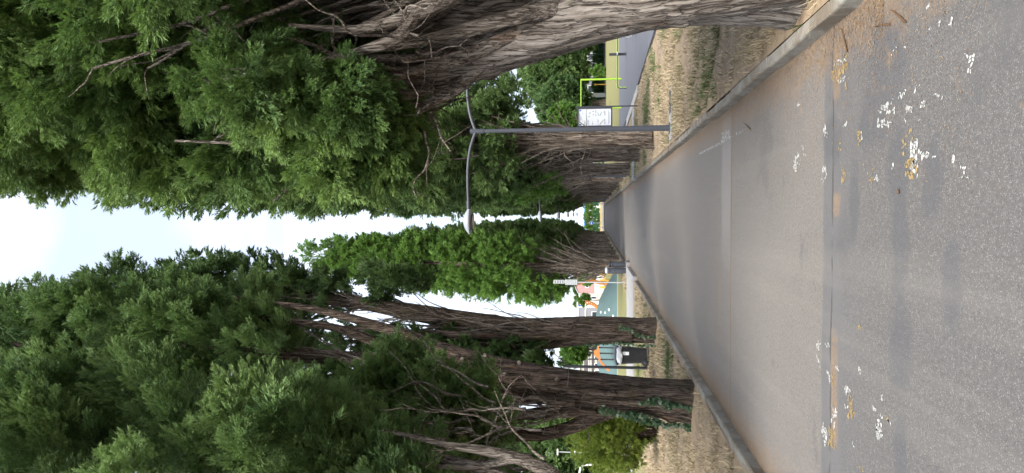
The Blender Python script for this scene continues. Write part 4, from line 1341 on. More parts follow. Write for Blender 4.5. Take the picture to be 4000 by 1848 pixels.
# ------------------------------------------------------------------ dry grass and litter (uncountable)
def blades(name, label, mat, regions, seed):
    g = np.random.default_rng(seed)
    mb = MB()
    for (x0, x1, y0, y1, n, h0, h1, lean, gm, z, w) in regions:
        x, y = g.uniform(x0, x1, n), y0 + (y1 - y0) * g.random(n) ** 1.35
        keep = pnoise(x * 2.1 + 300, y * 2.1 + 20, 199, seed + 3) + 0.6 * pnoise(x * 6 + 300, y * 6 + 20, 199, seed + 4) + g.normal(0, 0.25, n) > 0.05
        x, y = x[keep], y[keep]
        n = len(x)
        th = g.random(n) * 6.28
        h = g.uniform(h0, h1, n)
        ln = g.uniform(*lean, n)
        gr = pnoise(x * 0.7 + 100, y * 0.7 + 60, 97, seed + 5)
        tint = np.where(gr + g.normal(0, 0.25, n) > gm, g.uniform(0.02, 0.25, n), g.uniform(0.42, 1.0, n))
        d = np.stack([np.cos(th) * np.sin(ln), np.sin(th) * np.sin(ln), np.cos(ln)], -1)
        s = np.stack([-np.sin(th), np.cos(th), np.zeros(n)], -1) * w
        c = np.stack([x, y, np.full(n, z)], -1)
        V = np.stack([c - s, c + s, c + d * h[:, None]], 1).reshape(-1, 3)
        mb.add(V, np.arange(3 * n).reshape(-1, 3), np.repeat(tint, 3))
    return tag(mb.build(name, mat), label, 'grass', kind='stuff')


blades('dry_grass', 'straw coloured dry grass lying on the verges', M['straw'], [
    (1.42, 4.3, 3.6, 14, 34000, 0.05, 0.15, (0.5, 1.45), 0.42, 0.095, 0.005),
    (1.42, 4.4, 9, 27, 34000, 0.06, 0.17, (0.5, 1.4), 0.28, 0.095, 0.008),
    (1.42, 3.6, 27, 60, 9000, 0.06, 0.16, (0.3, 1.2), 0.35, 0.09, 0.012),
    (-5.5, -2.62, 5.0, 15, 40000, 0.05, 0.15, (0.6, 1.45), 0.5, 0.095, 0.006),
    (-8.0, -2.62, 12, 26, 36000, 0.06, 0.16, (0.5, 1.4), 0.45, 0.095, 0.009),
    (-3.6, -2.62, 33, 70, 6000, 0.08, 0.18, (0.2, 1.0), 0.4, 0.09, 0.014)], 5)
# taller tufts by the kerb and round the trunks
g = np.random.default_rng(17)
mb = MB()
TF = [(1.55, 5.05 + 0.0, 40), (1.52, 6.2, 60), (1.5, 6.6, 50), (1.56, 7.1, 40), (1.62, 5.9, 50), (1.5, 8.6, 22), (1.6, 9.6, 20), (-2.8, 7.3, 25), (-3.4, 8.2, 30), (-3.1, 12.4, 20), (1.75, 11.2, 30)]
for y in np.arange(18.5, 60, 1.1):
    TF.append((1.55 + g.uniform(0, .6), y, 24))
    if y > 33:
        TF.append((-2.75 - g.uniform(0, .5), y, 24))
for y in np.arange(4.9, 40, 0.8):
    TF.append((KR + 0.115 + g.normal(0, .012), y + g.uniform(-.4, .4), int(g.integers(3, 14))))
    TF.append((KL - 0.115 + g.normal(0, .012), y + 1.5 + g.uniform(-.4, .4), int(g.integers(3, 14))))
for (x, y, n) in TF:
    green = g.random() < 0.15
    for _ in range(n):
        th, ln, h = g.random() * 6.28, g.uniform(0.15, 1.25), g.uniform(0.08, 0.24)
        c = np.array([x + g.normal(0, 0.035), y + g.normal(0, 0.05), 0.09])
        d = np.array([math.cos(th) * math.sin(ln), math.sin(th) * math.sin(ln), math.cos(ln)])
        s = np.array([-math.sin(th), math.cos(th), 0]) * 0.004
        m2 = c + d * h * 0.6
        e = m2 + (d + np.array([0, 0, -0.7])) * h * 0.45
        tt = g.uniform(0.05, 0.25) if green else g.uniform(0.5, 1.0)
        mb.add(np.array([c - s, c + s, m2 + s * .7, m2 - s * .7, e]), [[0, 1, 2, 3], [3, 2, 4]], np.full(5, tt))
tag(mb.build('grass_tufts', M['straw']), 'pale bent tufts of dry grass along the kerbs', 'grass', kind='stuff')


def litter(seed):
    g = np.random.default_rng(seed)
    mb = MB()
    def bits(x, y, z, l0, l1, w):
        n = len(x)
        th = g.random(n) * 6.28
        l = g.uniform(l0, l1, n)
        d = np.stack([np.cos(th), np.sin(th), g.normal(0, 0.12, n)], -1) * l[:, None]
        s = np.stack([-np.sin(th), np.cos(th), np.zeros(n)], -1) * (w * g.uniform(0.6, 1.5, n))[:, None]
        c = np.stack([x, y, np.full(n, z)], -1)
        V = np.stack([c - s, c + s, c + d + s * .4], 1).reshape(-1, 3)
        mb.add(V, np.arange(3 * n).reshape(-1, 3), np.repeat(np.clip(g.normal(0.45, 0.28, n), 0.02, 1), 3))
    n = 9000
    bits(KR - np.abs(g.normal(0, 0.16, n)), 4.2 + 30 * g.random(n) ** 1.6, 0.007, 0.008, 0.03, 0.0022)
    bits(KL + np.abs(g.normal(0, 0.14, n)), 5.5 + 30 * g.random(n) ** 1.6, 0.007, 0.008, 0.03, 0.0022)
    bits(KR - np.abs(g.normal(0, 0.55, 3500)), 3.2 + 6 * g.random(3500), 0.006, 0.006, 0.022, 0.0018)
    bits(1.42 + np.abs(g.normal(0, 0.3, 5000)), 4.2 + 9 * g.random(5000), 0.112, 0.01, 0.035, 0.0025)
    bits(-2.62 - np.abs(g.normal(0, 0.3, 5000)), 6 + 12 * g.random(5000), 0.112, 0.01, 0.035, 0.003)
    return tag(mb.build('needle_litter', M['litter']), 'rusty fallen needles gathered along both kerbs', 'litter', kind='stuff')


litter(23)
g = np.random.default_rng(29)
for k, (x, y, L, a, z) in enumerate(((0.86, 7.55, 0.34, 1.2, 0.012), (1.02, 4.75, 0.20, 0.5, 0.012), (0.98, 3.9, 0.22, 0.9, 0.012), (0.10, 3.95, 0.03, 0.2, 0.012), (1.02, 4.1, 0.2, 1.4, 0.012))):
    P = curvy(g, (x, y, z), (math.cos(a), math.sin(a), 0), L, 5, 0, 0.1)
    P[:, 2] = z
    mb = MB().tube(spline(P, 8), np.linspace(0.007, 0.003, 8), 5)
    tag(mb.build('fallen_twig', M['litter']), ['long brown twig on the asphalt beyond the first joint', 'short twig near the yellow paint square', 'brown twig between the kerb and the dotted paint line', 'tiny stub of twig on the near asphalt', 'curved twig close to the kerb bend'][k], 'twig', 'fallen twigs')

# ------------------------------------------------------------------ street lamps
def make_lamp():
    t = thing('street_lamp', 'lamp', 'street lamp', group='lamp posts in the row of trees')
    MB().lathe([(0, 0), (0.11, 0), (0.11, 0.012), (0.0, 0.012)], sides=20).build('base_plate', M['charcoal'], t)
    mb = MB()
    mb.tube(np.array([(0, 0, 0.0), (0, 0, 0.05), (0, 0, 0.6), (0, 0, 1.32)]), [0.062, 0.058, 0.055, 0.052], 20)
    mb.build('lower_post', M['charcoal'], t, True)
    MB().tube(np.array([(0, 0, 1.30), (0, 0, 2.4), (0, 0, 3.78)]), [0.045, 0.042, 0.036], 20).build('post', M['charcoal'], t, True)
    MB().tube(np.array([(0, 0, 3.70), (0, 0, 3.98)]), [0.046, 0.046], 20).build('post_cap', M['charcoal'], t, True)
    for s in (-1, 1):
        P = [(0, 0, 3.86), (s * .14, 0, 3.915), (s * .38, 0, 3.985), (s * .72, 0, 4.03), (s * 1.15, 0, 4.035), (s * 1.52, 0, 4.02)]
        arm = MB().tube(spline(P, 26), np.linspace(0.036, 0.028, 26), 14).build('arm', M['charcoal'], t, True)
        MB().tube(np.array([(s * 1.42, 0, 4.025), (s * 1.62, 0, 4.02)]), [0.042, 0.040], 14).build('sleeve', M['charcoal'], arm, True)
        # the flat egg-shaped head
        hd = MB()
        n, m = 22, 28
        V = []
        for i in range(n):
            u = i / (n - 1)
            xx = 0.52 * u
            w = 0.20 * math.sin(math.pi * min(1, u * 0.93 + 0.07)) ** 0.62 + 0.0
            hh = 0.13 * math.sin(math.pi * min(1, u * 0.94 + 0.06)) ** 0.7
            for j in range(m):
                a = j * 2 * math.pi / m
                z = math.sin(a)
                V.append([s * (1.58 + xx), w * math.cos(a), 4.0 + hh * (z if z > 0 else 0.42 * z)])
        hd.add(np.array(V), grid_faces(n, m, True))
        head = hd.build('lamp_head', M['lamp_grey'], t, True)
        MB().lathe([(0.0, 0), (0.132, 0), (0.135, 0.012), (0.11, 0.03), (0.0, 0.032)], (s * 1.85, 0, 3.928), 28, 1.45, 1.15).build('gasket', M['black'], head, True)
        MB().lathe([(0.0, -0.008), (0.07, -0.006), (0.098, 0.0), (0.1, 0.01), (0, 0.01)], (s * 1.85, 0, 3.925), 28, 1.45, 1.15).build('lens', M['lens'], head, True)
        MB().box((s * 1.83, 0, 3.915), (0.05, 0.04, 0.004)).build('light_chip', M['white'], head)
    return t


lamp = make_lamp()
lamp.location = (1.68, 14.3, 0.128)
lamp['label'] = 'nearest double armed charcoal street lamp, standing by the drain slab'
for i, y in enumerate((33.0, 50.5, 68.4, 86.2, 104.0)):
    copy_tree(lamp, (1.72, y, ZV), label='%s charcoal street lamp along the avenue, farther off' % ORD[i + 1] if i < 4 else 'farthest charcoal street lamp near the end of the avenue')

# drain slab the nearest lamp stands on
t = thing('drain_slab', 'flat concrete slab with black slotted drain grate at the foot of the nearest lamp', 'drain', (1.95, 14.22, ZV))
MB().box((0, 0, 0.0), (1.02, 0.42, 0.05)).build('slab', M['path'], t)
gr = MB().box((0.24, 0, 0.030), (0.46, 0.26, 0.006)).build('grate_frame', M['black'], t)
for k in range(10):
    MB().box((0.045 + 0.043 * k, 0, 0.036), (0.016, 0.22, 0.006)).build('grate_bar', M['charcoal'], gr)
# iron cover far down the road and a small round one on the left
MB().box((-0.62, 23.0, 0.003), (0.34, 0.30, 0.006)).build('manhole_cover', M['charcoal'], road)

# ------------------------------------------------------------------ notice board
t = thing('notice_board', 'white exercise notice board in black frame on two thin posts', 'notice board', (3.35, 25.0, ZV))
for x in (-0.335, 0.335):
    MB().box((x * 1.09, 0, 1.08), (0.045, 0.045, 2.16)).build('post', M['charcoal'], t)
fr = MB()
fr.box((0, -0.012, 2.075), (0.67, 0.05, 0.05)).box((0, -0.012, 0.905), (0.67, 0.05, 0.05)).box((-0.312, -0.012, 1.49), (0.045, 0.05, 1.12)).box((0.312, -0.012, 1.49), (0.045, 0.05, 1.12))
fr.build('frame', M['charcoal'], t)
pn = MB().box((0, 0.0, 1.49), (0.58, 0.02, 1.12)).build('panel', M['board_white'], t)
YP = -0.0125
def pr(x, z, w, h, m):
    """one bit of print; x across from the left edge, z down from the top, in parts of the panel"""
    MB().box((-0.29 + 0.58 * (x + w / 2), YP, 2.05 - 1.12 * (z + h / 2)), (0.58 * w, 0.004, 1.12 * h)).build('print', M[m], pn)
pr(0.16, 0.035, 0.56, 0.012, 'print_dark'); pr(0.34, 0.075, 0.22, 0.011, 'print_dark')
pr(0.02, 0.035, 0.10, 0.05, 'print_blue'); pr(0.87, 0.035, 0.08, 0.05, 'print_blue')
for (x, z, w) in ((0.22, 0.13, .14), (0.66, 0.13, .14), (0.2, 0.29, .16), (0.22, 0.31, .13), (0.68, 0.34, .14), (0.7, 0.36, .12), (0.02, 0.43, .24), (0.06, 0.45, .1), (0.56, 0.52, .15), (0.76, 0.52, .16), (0.58, 0.54, .12), (0.76, 0.54, .13),
                  (0.20, 0.595, .2), (0.60, 0.595, .24), (0.22, 0.615, .1), (0.62, 0.615, .12), (0.24, 0.78, .16), (0.24, 0.80, .16), (0.25, 0.82, .12), (0.72, 0.78, .16), (0.72, 0.80, .16), (0.73, 0.82, .12), (0.08, 0.92, .8), (0.12, 0.945, .7)):
    pr(x, z, w, 0.008, 'print')
def fig(pts, w, m):
    P = np.array([(-0.29 + 0.58 * a, YP, 2.05 - 1.12 * b) for a, b in pts])
    MB().tube(P, w, 6).build('print', M[m], pn)
fig([(0.30, 0.75), (0.08, 0.66)], 0.012, 'print_green'); fig([(0.04, 0.71), (0.04, 0.60), (0.26, 0.60)], 0.004, 'print')
fig([(0.82, 0.72), (0.62, 0.66)], 0.012, 'print_green'); fig([(0.62, 0.70), (0.60, 0.60)], 0.004, 'print')
fig([(0.04, 0.17), (0.05, 0.20), (0.24, 0.22), (0.26, 0.26)], 0.005, 'print')
fig([(0.06, 0.32), (0.14, 0.28), (0.18, 0.33)], 0.006, 'print_dark'); fig([(0.52, 0.30), (0.58, 0.34), (0.52, 0.35)], 0.006, 'print_dark')
fig([(0.62, 0.44), (0.67, 0.47)], 0.008, 'print_dark'); fig([(0.84, 0.42), (0.84, 0.48)], 0.006, 'print_dark')
fig([(0.08, 0.80), (0.16, 0.83), (0.20, 0.79)], 0.007, 'print_dark'); fig([(0.60, 0.80), (0.66, 0.83), (0.72, 0.80)], 0.007, 'print_dark')

# ------------------------------------------------------------------ exercise equipment on the court
ZC = 0.148
t = thing('pull_up_frame', 'tall lime green pull up frame at the court edge', 'exercise frame', (6.48, 38.9, ZC))
for x in (-0.77, 0.77):
    MB().tube(np.array([(x, 0, -0.02), (x, 0, 2.2)]), 0.05, 16).build('post', M['lime'], t, True)
MB().tube(np.array([(-0.77, 0, 2.17), (0.77, 0, 2.17)]), 0.028, 12).build('crossbar', M['lime'], t, True)
t = thing('push_up_bars', 'low bent steel push up bars with black post on the court', 'exercise bars', (6.5, 32.8, ZC))
for k, (yy, m) in enumerate(((0.0, 'charcoal'), (0.35, 'lime'))):
    P = [(-0.82 + 0.1 * k, yy, -0.02), (-0.82 + 0.1 * k, yy, 0.26), (-0.76 + 0.1 * k, yy, 0.38), (-0.64, yy, 0.42), (0.2, yy, 0.42), (1.6, yy, 0.42)]
    MB().tube(spline(P, 30), 0.024, 12).build('bar', M[m], t, True)
for x in (0.76, 1.6):
    MB().box((x, 0.18, 0.38), (0.10, 0.10, 0.80)).build('post', M['black'], t)
    MB().box((x, 0.18, 0.42), (0.14, 0.44, 0.05)).build('clamp', M['steel'], t)
t = thing('exercise_bench', 'lime green curved seat on steel hoops at the trunk edge, on the court', 'exercise bench', (6.55, 25.2, ZC))
mb = MB()
V = []
for i in range(12):
    u = i / 11
    for j in range(16):
        a = j * 2 * math.pi / 16
        V.append([-0.35 + 0.9 * u, 0.19 * math.cos(a) * math.sin(math.pi * min(1, u * .9 + .1)) ** .5, 0.50 + 0.08 * (u - .5) ** 2 + 0.035 * math.sin(a) + 0.05 * u])
mb.add(np.array(V), grid_faces(12, 16, True)).add(np.array(V)[:16], [list(range(16))])
mb.build('seat', M['lime'], t, True)
for yy in (-0.17, 0.17):
    P = [(-0.28, yy, 0.46), (-0.38, yy, 0.30), (-0.30, yy, 0.12), (-0.05, yy, -0.02), (0.2, yy, 0.1), (0.5, yy, 0.48)]
    MB().tube(spline(P, 24), 0.022, 10).build('hoop', M['steel'], t, True)

# ------------------------------------------------------------------ bins
t = thing('wheeled_bin', 'black two wheeled rubbish bin with pale lid bag and white sticker', 'bin', (-3.98, 20.1, ZV), rz=0.12)
mb = MB()
n = 7
for i in range(1):
    V = []
    for k in range(n):
        u = k / (n - 1)
        hx, hy, z = 0.195 + 0.05 * u, 0.22 + 0.05 * u, 0.05 + 0.80 * u
        for (a, b) in ((-1, -.8), (-.8, -1), (.8, -1), (1, -.8), (1, .8), (.8, 1), (-.8, 1), (-1, .8)):
            V.append([a * hx, b * hy, z])
    V = np.array(V)
    mb.add(V, grid_faces(n, 8, True)).add(V[:8], [list(range(8))[::-1]]).add(V[-8:], [list(range(8))])
body = mb.build('body', M['bin_plastic'], t)
MB().box((0, 0, 0.855), (0.53, 0.58, 0.035)).build('rim', M['bin_plastic'], body)
lid = MB()
V = []
for i, u in enumerate(np.linspace(-1, 1, 13)):
    for j, v in enumerate(np.linspace(-1, 1, 13)):
        V.append([u * 0.275, v * 0.30, 0.895 + 0.055 * (1 - u ** 4) * (1 - v ** 4) + 0.02 * (u + 1) * 0])
lid.add(np.array(V), grid_faces(13, 13, False)[:, ::-1])
Vb = np.array(V); Vb[:, 2] = 0.878
lid.add(Vb, grid_faces(13, 13, False))
lid.build('lid', M['bin_plastic'], t, True)
MB().tube(np.array([(-0.31, -0.2, 0.87), (-0.31, 0.2, 0.87)]), 0.016, 10).build('handle', M['bin_plastic'], t, True)
MB().box((0.06, -0.262, 0.66), (0.09, 0.006, 0.23)).build('sticker', M['white'], body)
for k in range(6):
    MB().box((0.06, -0.2665, 0.74 - 0.018 * k), (0.07, 0.003, 0.006)).build('print', M['print'], body)
for yy in (-0.25, 0.25):
    w = MB()
    th = np.arange(24) * 2 * math.pi / 24
    for (r0, r1, y0, y1, nm) in ((0.055, 0.10, -0.03, 0.03, 'tyre'),):
        V = []
        for (r, y) in ((r0, y0), (r1 - .01, y0), (r1, y0 + .012), (r1, y1 - .012), (r1 - .01, y1), (r0, y1)):
            for a in th:
                V.append([-0.19 + r * math.cos(a), yy + y, 0.095 + r * math.sin(a)])
        w.add(np.array(V), grid_faces(6, 24, True))
    wh = w.build('wheel', M['rubber'], t, True)
    V = np.array([[-0.19 + r * math.cos(a), yy + y, 0.095 + r * math.sin(a)] for (r, y) in ((0.0001, -.024), (0.02, -.024), (0.056, -.015), (0.056, .015), (0.02, .024), (0.0001, .024)) for a in th])
    MB().add(V, grid_faces(6, 24, True)).build('hub', M['charcoal'], wh, True)
# pale liner bag folded over the rim
mb = MB()
V = []
g = np.random.default_rng(2)
for k, (s, z) in enumerate(((1.02, 0.885), (1.08, 0.89), (1.12, 0.86), (1.10, 0.80), (1.09, 0.745), (1.06, 0.74))):
    for j in range(40):
        a = j * 2 * math.pi / 40
        c, s2 = math.cos(a), math.sin(a)
        q = (abs(c) ** 5 + abs(s2) ** 5) ** (-1 / 5)
        w = 1 + 0.03 * math.sin(7 * a + k) + g.normal(0, 0.008)
        V.append([0.25 * q * c * s * w, 0.275 * q * s2 * s * w, z + 0.02 * math.sin(5 * a + 1) * (k > 2)])
mb.add(np.array(V), grid_faces(6, 40, True))
o = mb.build('liner_bag', M['bag'], None, True, (-3.98, 20.1, ZV))
o.rotation_euler = (0, 0, 0.12)
tag(o, 'shiny pale plastic liner bag folded over the rim of the black wheeled bin', 'bag')
t = thing('bin_post', 'slim black steel post standing right beside the wheeled bin', 'post', (-4.36, 20.2, ZV))
MB().tube(np.array([(0, 0, -0.02), (0, 0, 2.35)]), 0.042, 16).build('pole', M['black'], t, True)
MB().lathe([(0, 2.35), (0.046, 2.35), (0.046, 2.38), (0, 2.40)], sides=16).build('cap', M['black'], t)

def litter_bin(loc, r, h, label, domed):
    t = thing('litter_bin', label, 'bin', loc, group='litter bins on the concrete pad')
    MB().lathe([(0, 0), (r * .9, 0), (r, 0.03), (r, h * 0.86), (r * 0.98, h * 0.88), (0, h * 0.88)], sides=24).build('body', M['charcoal'], t, True)
    if domed:
        MB().lathe([(0, h * .875), (r * 1.12, h * .875), (r * 1.14, h * 0.91), (r * 1.0, h * 0.965), (r * 0.6, h * 0.995), (0, h)], sides=24).build('lid', M['lamp_grey'], t, True)
    else:
        MB().lathe([(0, h * .88), (r * 1.05, h * .88), (r * 1.05, h * 0.96), (r * 0.9, h), (0, h)], sides=24).build('lid', M['black'], t, True)
    MB().box((0, -r * 0.96, h * 0.76), (r * 1.0, r * 0.16, h * 0.09)).build('opening', M['black'], t)
    MB().lathe([(r * 1.005, h * .5), (r * 1.02, h * .5), (r * 1.02, h * .52), (r * 1.005, h * .52)], sides=24).build('band', M['black'], t)
litter_bin((-2.62, 32.9, 0.165), 0.135, 0.95, 'taller grey litter bin with domed lid, of the pair beyond the path', True)
litter_bin((-2.36, 33.1, 0.165), 0.125, 0.78, 'shorter black litter bin of the pair beyond the path', False)

# ------------------------------------------------------------------ sign post with two text panels
t = thing('information_sign', 'thin post with two grey text panels stacked at its top, beside the path', 'sign', (-3.24, 33.6, ZV))
MB().tube(np.array([(0, 0, -0.02), (0, 0, 3.4)]), 0.028, 12).build('pole', M['sign_grey'], t, True)
for (z0, z1, w, rz, nl) in ((2.3, 2.87, 0.25, 0.0, 17), (2.90, 3.43, 0.19, 0.5, 13)):
    p = MB().box((0, -0.035, (z0 + z1) / 2), (w, 0.012, z1 - z0)).build('panel', M['sign_grey'], t)
    p.rotation_euler = (0, 0, rz)
    for k in range(nl):
        zz = z1 - 0.035 - (z1 - z0 - 0.06) * k / (nl - 1)
        l = w * random.uniform(0.7, 0.88)
        MB().box((-(w * 0.88 - l) / 2, -0.0425, zz), (l, 0.004, 0.013)).build('text_line', M['print_dark'] if k % 3 else M['white'], p)

# ------------------------------------------------------------------ playground on the left
mb = MB()
V = []
nx, ny = 60, 30
for i in range(nx):
    for j in range(ny):
        x = -3.9 - 9.5 * i / (nx - 1)
        y = 46.6 + 8.0 * j / (ny - 1)
        ridge = np.interp(x, [-13.4, -12.2, -10.5, -8.5, -7.2, -6.2, -5.1, -4.4, -3.9], [0.0, 0.9, 1.32, 1.36, 1.36, 1.16, 0.62, 0.15, 0.0])
        cy = math.sin(math.pi * j / (ny - 1)) ** 0.75
        V.append([x, y, ZV + 0.02 + ridge * cy])
mb.add(np.array(V), grid_faces(nx, ny, False))
mound = tag(mb.build('play_mound', M['mound'], None, True), 'smooth blue green rubber play mound behind the path', 'play mound')
sheet('mound_surround', [(-3.4, 45.4), (-3.4, 55.5), (-15, 55.5), (-15, 45.4)], 0.130, M['mound_edge'], 0.05)
for k, (x, z, lb) in enumerate(((-6.39, 0.60, 'pale climbing grip on the play mound, at mid slope'), (-6.66, 0.84, 'pale climbing grip on the play mound, one step higher'), (-6.71, 0.40, 'pale climbing grip low on the play mound by the dark trunk'), (-6.75, 1.12, 'topmost pale climbing grip on the play mound'))):
    # find the mound's face at that height
    best = min((q for q in V if abs(q[0] - x) < 0.2 and q[1] < 50), key=lambda q: abs(q[2] - z))
    o = MB().lathe([(0.0, -0.06), (0.09, -0.03), (0.10, 0.02), (0.06, 0.06), (0, 0.075)], (0, 0, 0), 12, 1.0, 0.8).build('climbing_grip', M['white'], None, True, (x, best[1] - 0.02, best[2]))
    o.rotation_euler = (0.8, 0, k)
    tag(o, lb, 'climbing grip', 'climbing grips on the play mound')


def rope_log(name, label, pts, r, seed, n=5):
    t = thing(name, label, 'play sculpture', tuple(pts[0]))
    q = np.array(pts) - np.array(pts[0])
    for k in range(n):
        S = spline(q, 40)
        a = np.linspace(0, 7, 40) + k * 6.28 / n
        S = S + np.stack([np.cos(a), 0.6 * np.sin(a), 0.2 * np.sin(a)], -1) * r
        MB().tube(S, np.linspace(r * 0.7, r * 0.25, 40), 8).build('strand', M['rope'], t, True)
rope_log('twisted_log', 'twisted orange brown play log rising behind the mound', [(-7.3, 58, 0.6), (-7.6, 58, 1.3), (-7.35, 58, 1.75), (-7.2, 58, 2.35)], 0.13, 1)
rope_log('twisted_log', 'twisted orange brown play log leaning beside the litter bins', [(-5.9, 60, 0.1), (-5.8, 60, 1.2), (-5.65, 60, 2.0), (-6.0, 60, 3.2)], 0.10, 2)
t = thing('play_steps', 'yellow wooden play steps beyond the mound', 'play steps', (-5.8, 62, ZV))
for k in range(4):
    MB().box((-0.5 + 0.34 * k, 0, 0.2 + 0.2 * k), (0.32, 0.8, 0.10)).build('step', M['yellow_wood'], t)
for yy in (-0.42, 0.42):
    for k in range(3):
        MB().box((-0.6 + 0.6 * k, yy, 0.5), (0.1, 0.06, 1.04)).build('post', M['yellow_wood'], t)
# orange panel frame with black posts
t = thing('climbing_structure', 'orange panelled play structure with black posts behind the wheeled bin', 'play frame', (-9.3, 46.0, ZV))
MB().prism([(-0.9, 0.62), (-0.25, 1.22), (0.75, 1.32), (0.75, 1.22), (-0.2, 1.10), (-0.8, 0.5)], -0.05, 0.05, 'y').build('panel', M['orange'], t)
MB().prism([(0.0, 1.22), (0.55, 1.27), (0.45, 1.5), (0.2, 1.52), (0.0, 1.40)], -0.045, 0.045, 'y').build('panel', M['orange'], t)
for x in (-0.15, 0.25, 0.62):
    MB().box((x, 0.10, 0.94), (0.08, 0.08, 1.92)).build('post', M['black'], t)
# white swing frame beyond the mound
t = thing('swing_frame', 'white tubular swing frame beyond the play mound', 'swing', (-9.5, 66, ZV))
for (a, b) in (((-1.5, -0.6, 0), (-1.2, 0, 2.3)), ((-1.5, 0.6, 0), (-1.2, 0, 2.3)), ((1.5, -0.6, 0), (1.2, 0, 2.3)), ((1.5, 0.6, 0), (1.2, 0, 2.3)), ((-1.2, 0, 2.3), (1.2, 0, 2.3))):
    MB().tube(np.array([a, b]), 0.05, 10).build('pole', M['white'], t, True)

# ------------------------------------------------------------------ buildings far off
def win(t, x, z, w, h, y, m='glass_dark', fr='white'):
    f = MB().box((x, y, z), (w, 0.08, h)).build('window', M[fr], t)
    MB().box((x, y - 0.042, z), (w - 0.14, 0.02, h - 0.14)).build('pane', M[m], f)

t = thing('pink_building', 'pink building with curved roof edge behind the sign post', 'building', (-9.0, 115, ZV))
arc = [(-3.9, 0.0), (-3.9, 3.92), (-3.7, 4.1), (-3.2, 4.4), (-2.5, 4.58), (-1.5, 4.66), (0, 4.70), (3.5, 4.70), (3.5, 0.0)]
MB().prism(arc, 0, 9, 'y').build('wall', M['pink'], t)
ra = [(a, b + .01) for a, b in arc[1:-1]]
MB().prism(ra + [(3.6, 4.78), (0, 4.78), (-1.5, 4.76), (-2.5, 4.68), (-3.25, 4.50), (-3.8, 4.18), (-4.0, 3.98)], -0.12, 9.1, 'y').build('roof', M['roof_grey'], t)
win(t, -2.7, 2.65, 0.55, 0.55, -0.04)
win(t, 1.8, 2.4, 1.2, 1.4, -0.04)
MB().box((-0.8, -1.0, 0.75), (6.0, 0.3, 1.5)).build('garden_wall', M['cream'], t)
t = thing('white_building', 'low white building with narrow windows next to the pink one', 'building', (-14.0, 122, ZV))
MB().box((0, 3, 2.0), (2.6, 6, 4.0)).build('wall', M['cream'], t)
MB().box((0, 3, 4.06), (2.8, 6.2, 0.12)).build('roof', M['white'], t)
win(t, -0.6, 3.0, 0.35, 0.8, -0.04); win(t, 0.4, 3.0, 0.4, 0.5, -0.04); win(t, -0.4, 1.6, 0.5, 0.9, -0.04)
t = thing('store_building', 'grey clad flat store building behind the play mound', 'building', (-19.0, 120, ZV))
MB().box((-0.4, 5, 2.1), (7.0, 10, 4.2)).build('wall', M['grey_clad'], t)
MB().box((-0.4, 5, 4.25), (7.2, 10.2, 0.14)).build('roof', M['white'], t)
MB().box((0.4, -0.06, 3.0), (4.6, 0.1, 0.12)).build('trim', M['white'], t)
for k in range(4):
    win(t, -2.6 + 1.5 * k, 1.2, 1.2, 1.5, -0.04)
t = thing('store_sign', 'square blue store sign with orange letter on a white pylon', 'sign', (-14.0, 110, ZV))
MB().box((0, 0.1, 2.1), (1.05, 0.2, 4.2)).build('pylon', M['white'], t)
b = MB().box((0.02, -0.03, 3.52), (0.80, 0.06, 0.98)).build('panel', M['blue_sign'], t)
lt = [(-0.26, 3.28), (-0.30, 3.40), (-0.12, 3.52), (-0.10, 3.68), (0.05, 3.78), (0.26, 3.80), (0.28, 3.62), (0.18, 3.42), (0.02, 3.36), (-0.10, 3.24)]
MB().prism([(a * 1.25, 3.52 + (z - 3.52) * 1.2) for a, z in lt], -0.068, -0.060, 'y').build('letter_edge', M['white'], b)
MB().prism(lt, -0.076, -0.069, 'y').build('letter', M['logo_orange'], b)
MB().box((-0.1, -0.064, 3.90), (0.5, 0.006, 0.05)).build('letter_line', M['sky_blue'], b)
for x in (-0.24, 0.2):
    MB().box((x, -0.01, 2.86), (0.3, 0.02, 0.2)).build('small_panel', M['print'], t)
t = thing('apartment_building', 'brown and white apartment front seen above the wheeled bin', 'building', (-22.0, 112, ZV))
MB().box((0, 4, 1.9), (7.5, 8, 3.8)).build('wall', M['cream'], t)
MB().box((0, -0.05, 2.75), (7.4, 0.12, 0.75)).build('dark_band', M['dark_clad'], t)
MB().box((0, -0.05, 1.75), (7.4, 0.12, 0.35)).build('dark_band', M['dark_clad'], t)
MB().box((0, 3.9, 3.88), (7.7, 8.4, 0.16)).build('roof', M['white'], t)
rl = MB().box((0, -0.5, 2.42), (7.4, 0.05, 0.06)).build('railing', M['white'], t)
for k in range(12):
    MB().box((-3.4 + 0.62 * k, -0.5, 2.18), (0.05, 0.05, 0.5)).build('baluster', M['white'], rl)
for k in range(6):
    win(t, -3.0 + 1.15 * k, 1.05, 0.6, 0.9, -0.04)
# behind the lawn on the right
t = thing('grey_house', 'long grey house half hidden by the far lawn trees', 'building', (19.0, 108, ZV))
MB().box((0, 3, 1.7), (18, 6, 3.4)).build('wall', M['grey_clad'], t)
MB().box((0, 3, 3.46), (18.4, 6.4, 0.14)).build('roof', M['roof_grey'], t)
for k in range(7):
    win(t, -7.5 + 2.4 * k, 1.9, 1.1, 1.2, -0.04)
t = thing('lawn_fence', 'dark green wire fence along the far edge of the lawn', 'fence', (17, 99.5, ZV))
for k in range(12):
    MB().box((-11 + 2.0 * k, 0, 0.85), (0.07, 0.07, 1.7)).build('post', M['fence_green'], t)
for z in (0.25, 0.6, 0.95, 1.3, 1.62):
    MB().box((0, 0, z), (22, 0.03, 0.035)).build('rail', M['fence_green'], t)
leafy('clipped_hedge', 'low clipped hedge behind the lawn fence', 'hedge', (17, 101.2, ZV), 11, 0.6, 0.75, 0.0, 300, 'leaf_row', 0.35, 330, 0.1, tm=TM2, tufts=7, sprays=7)
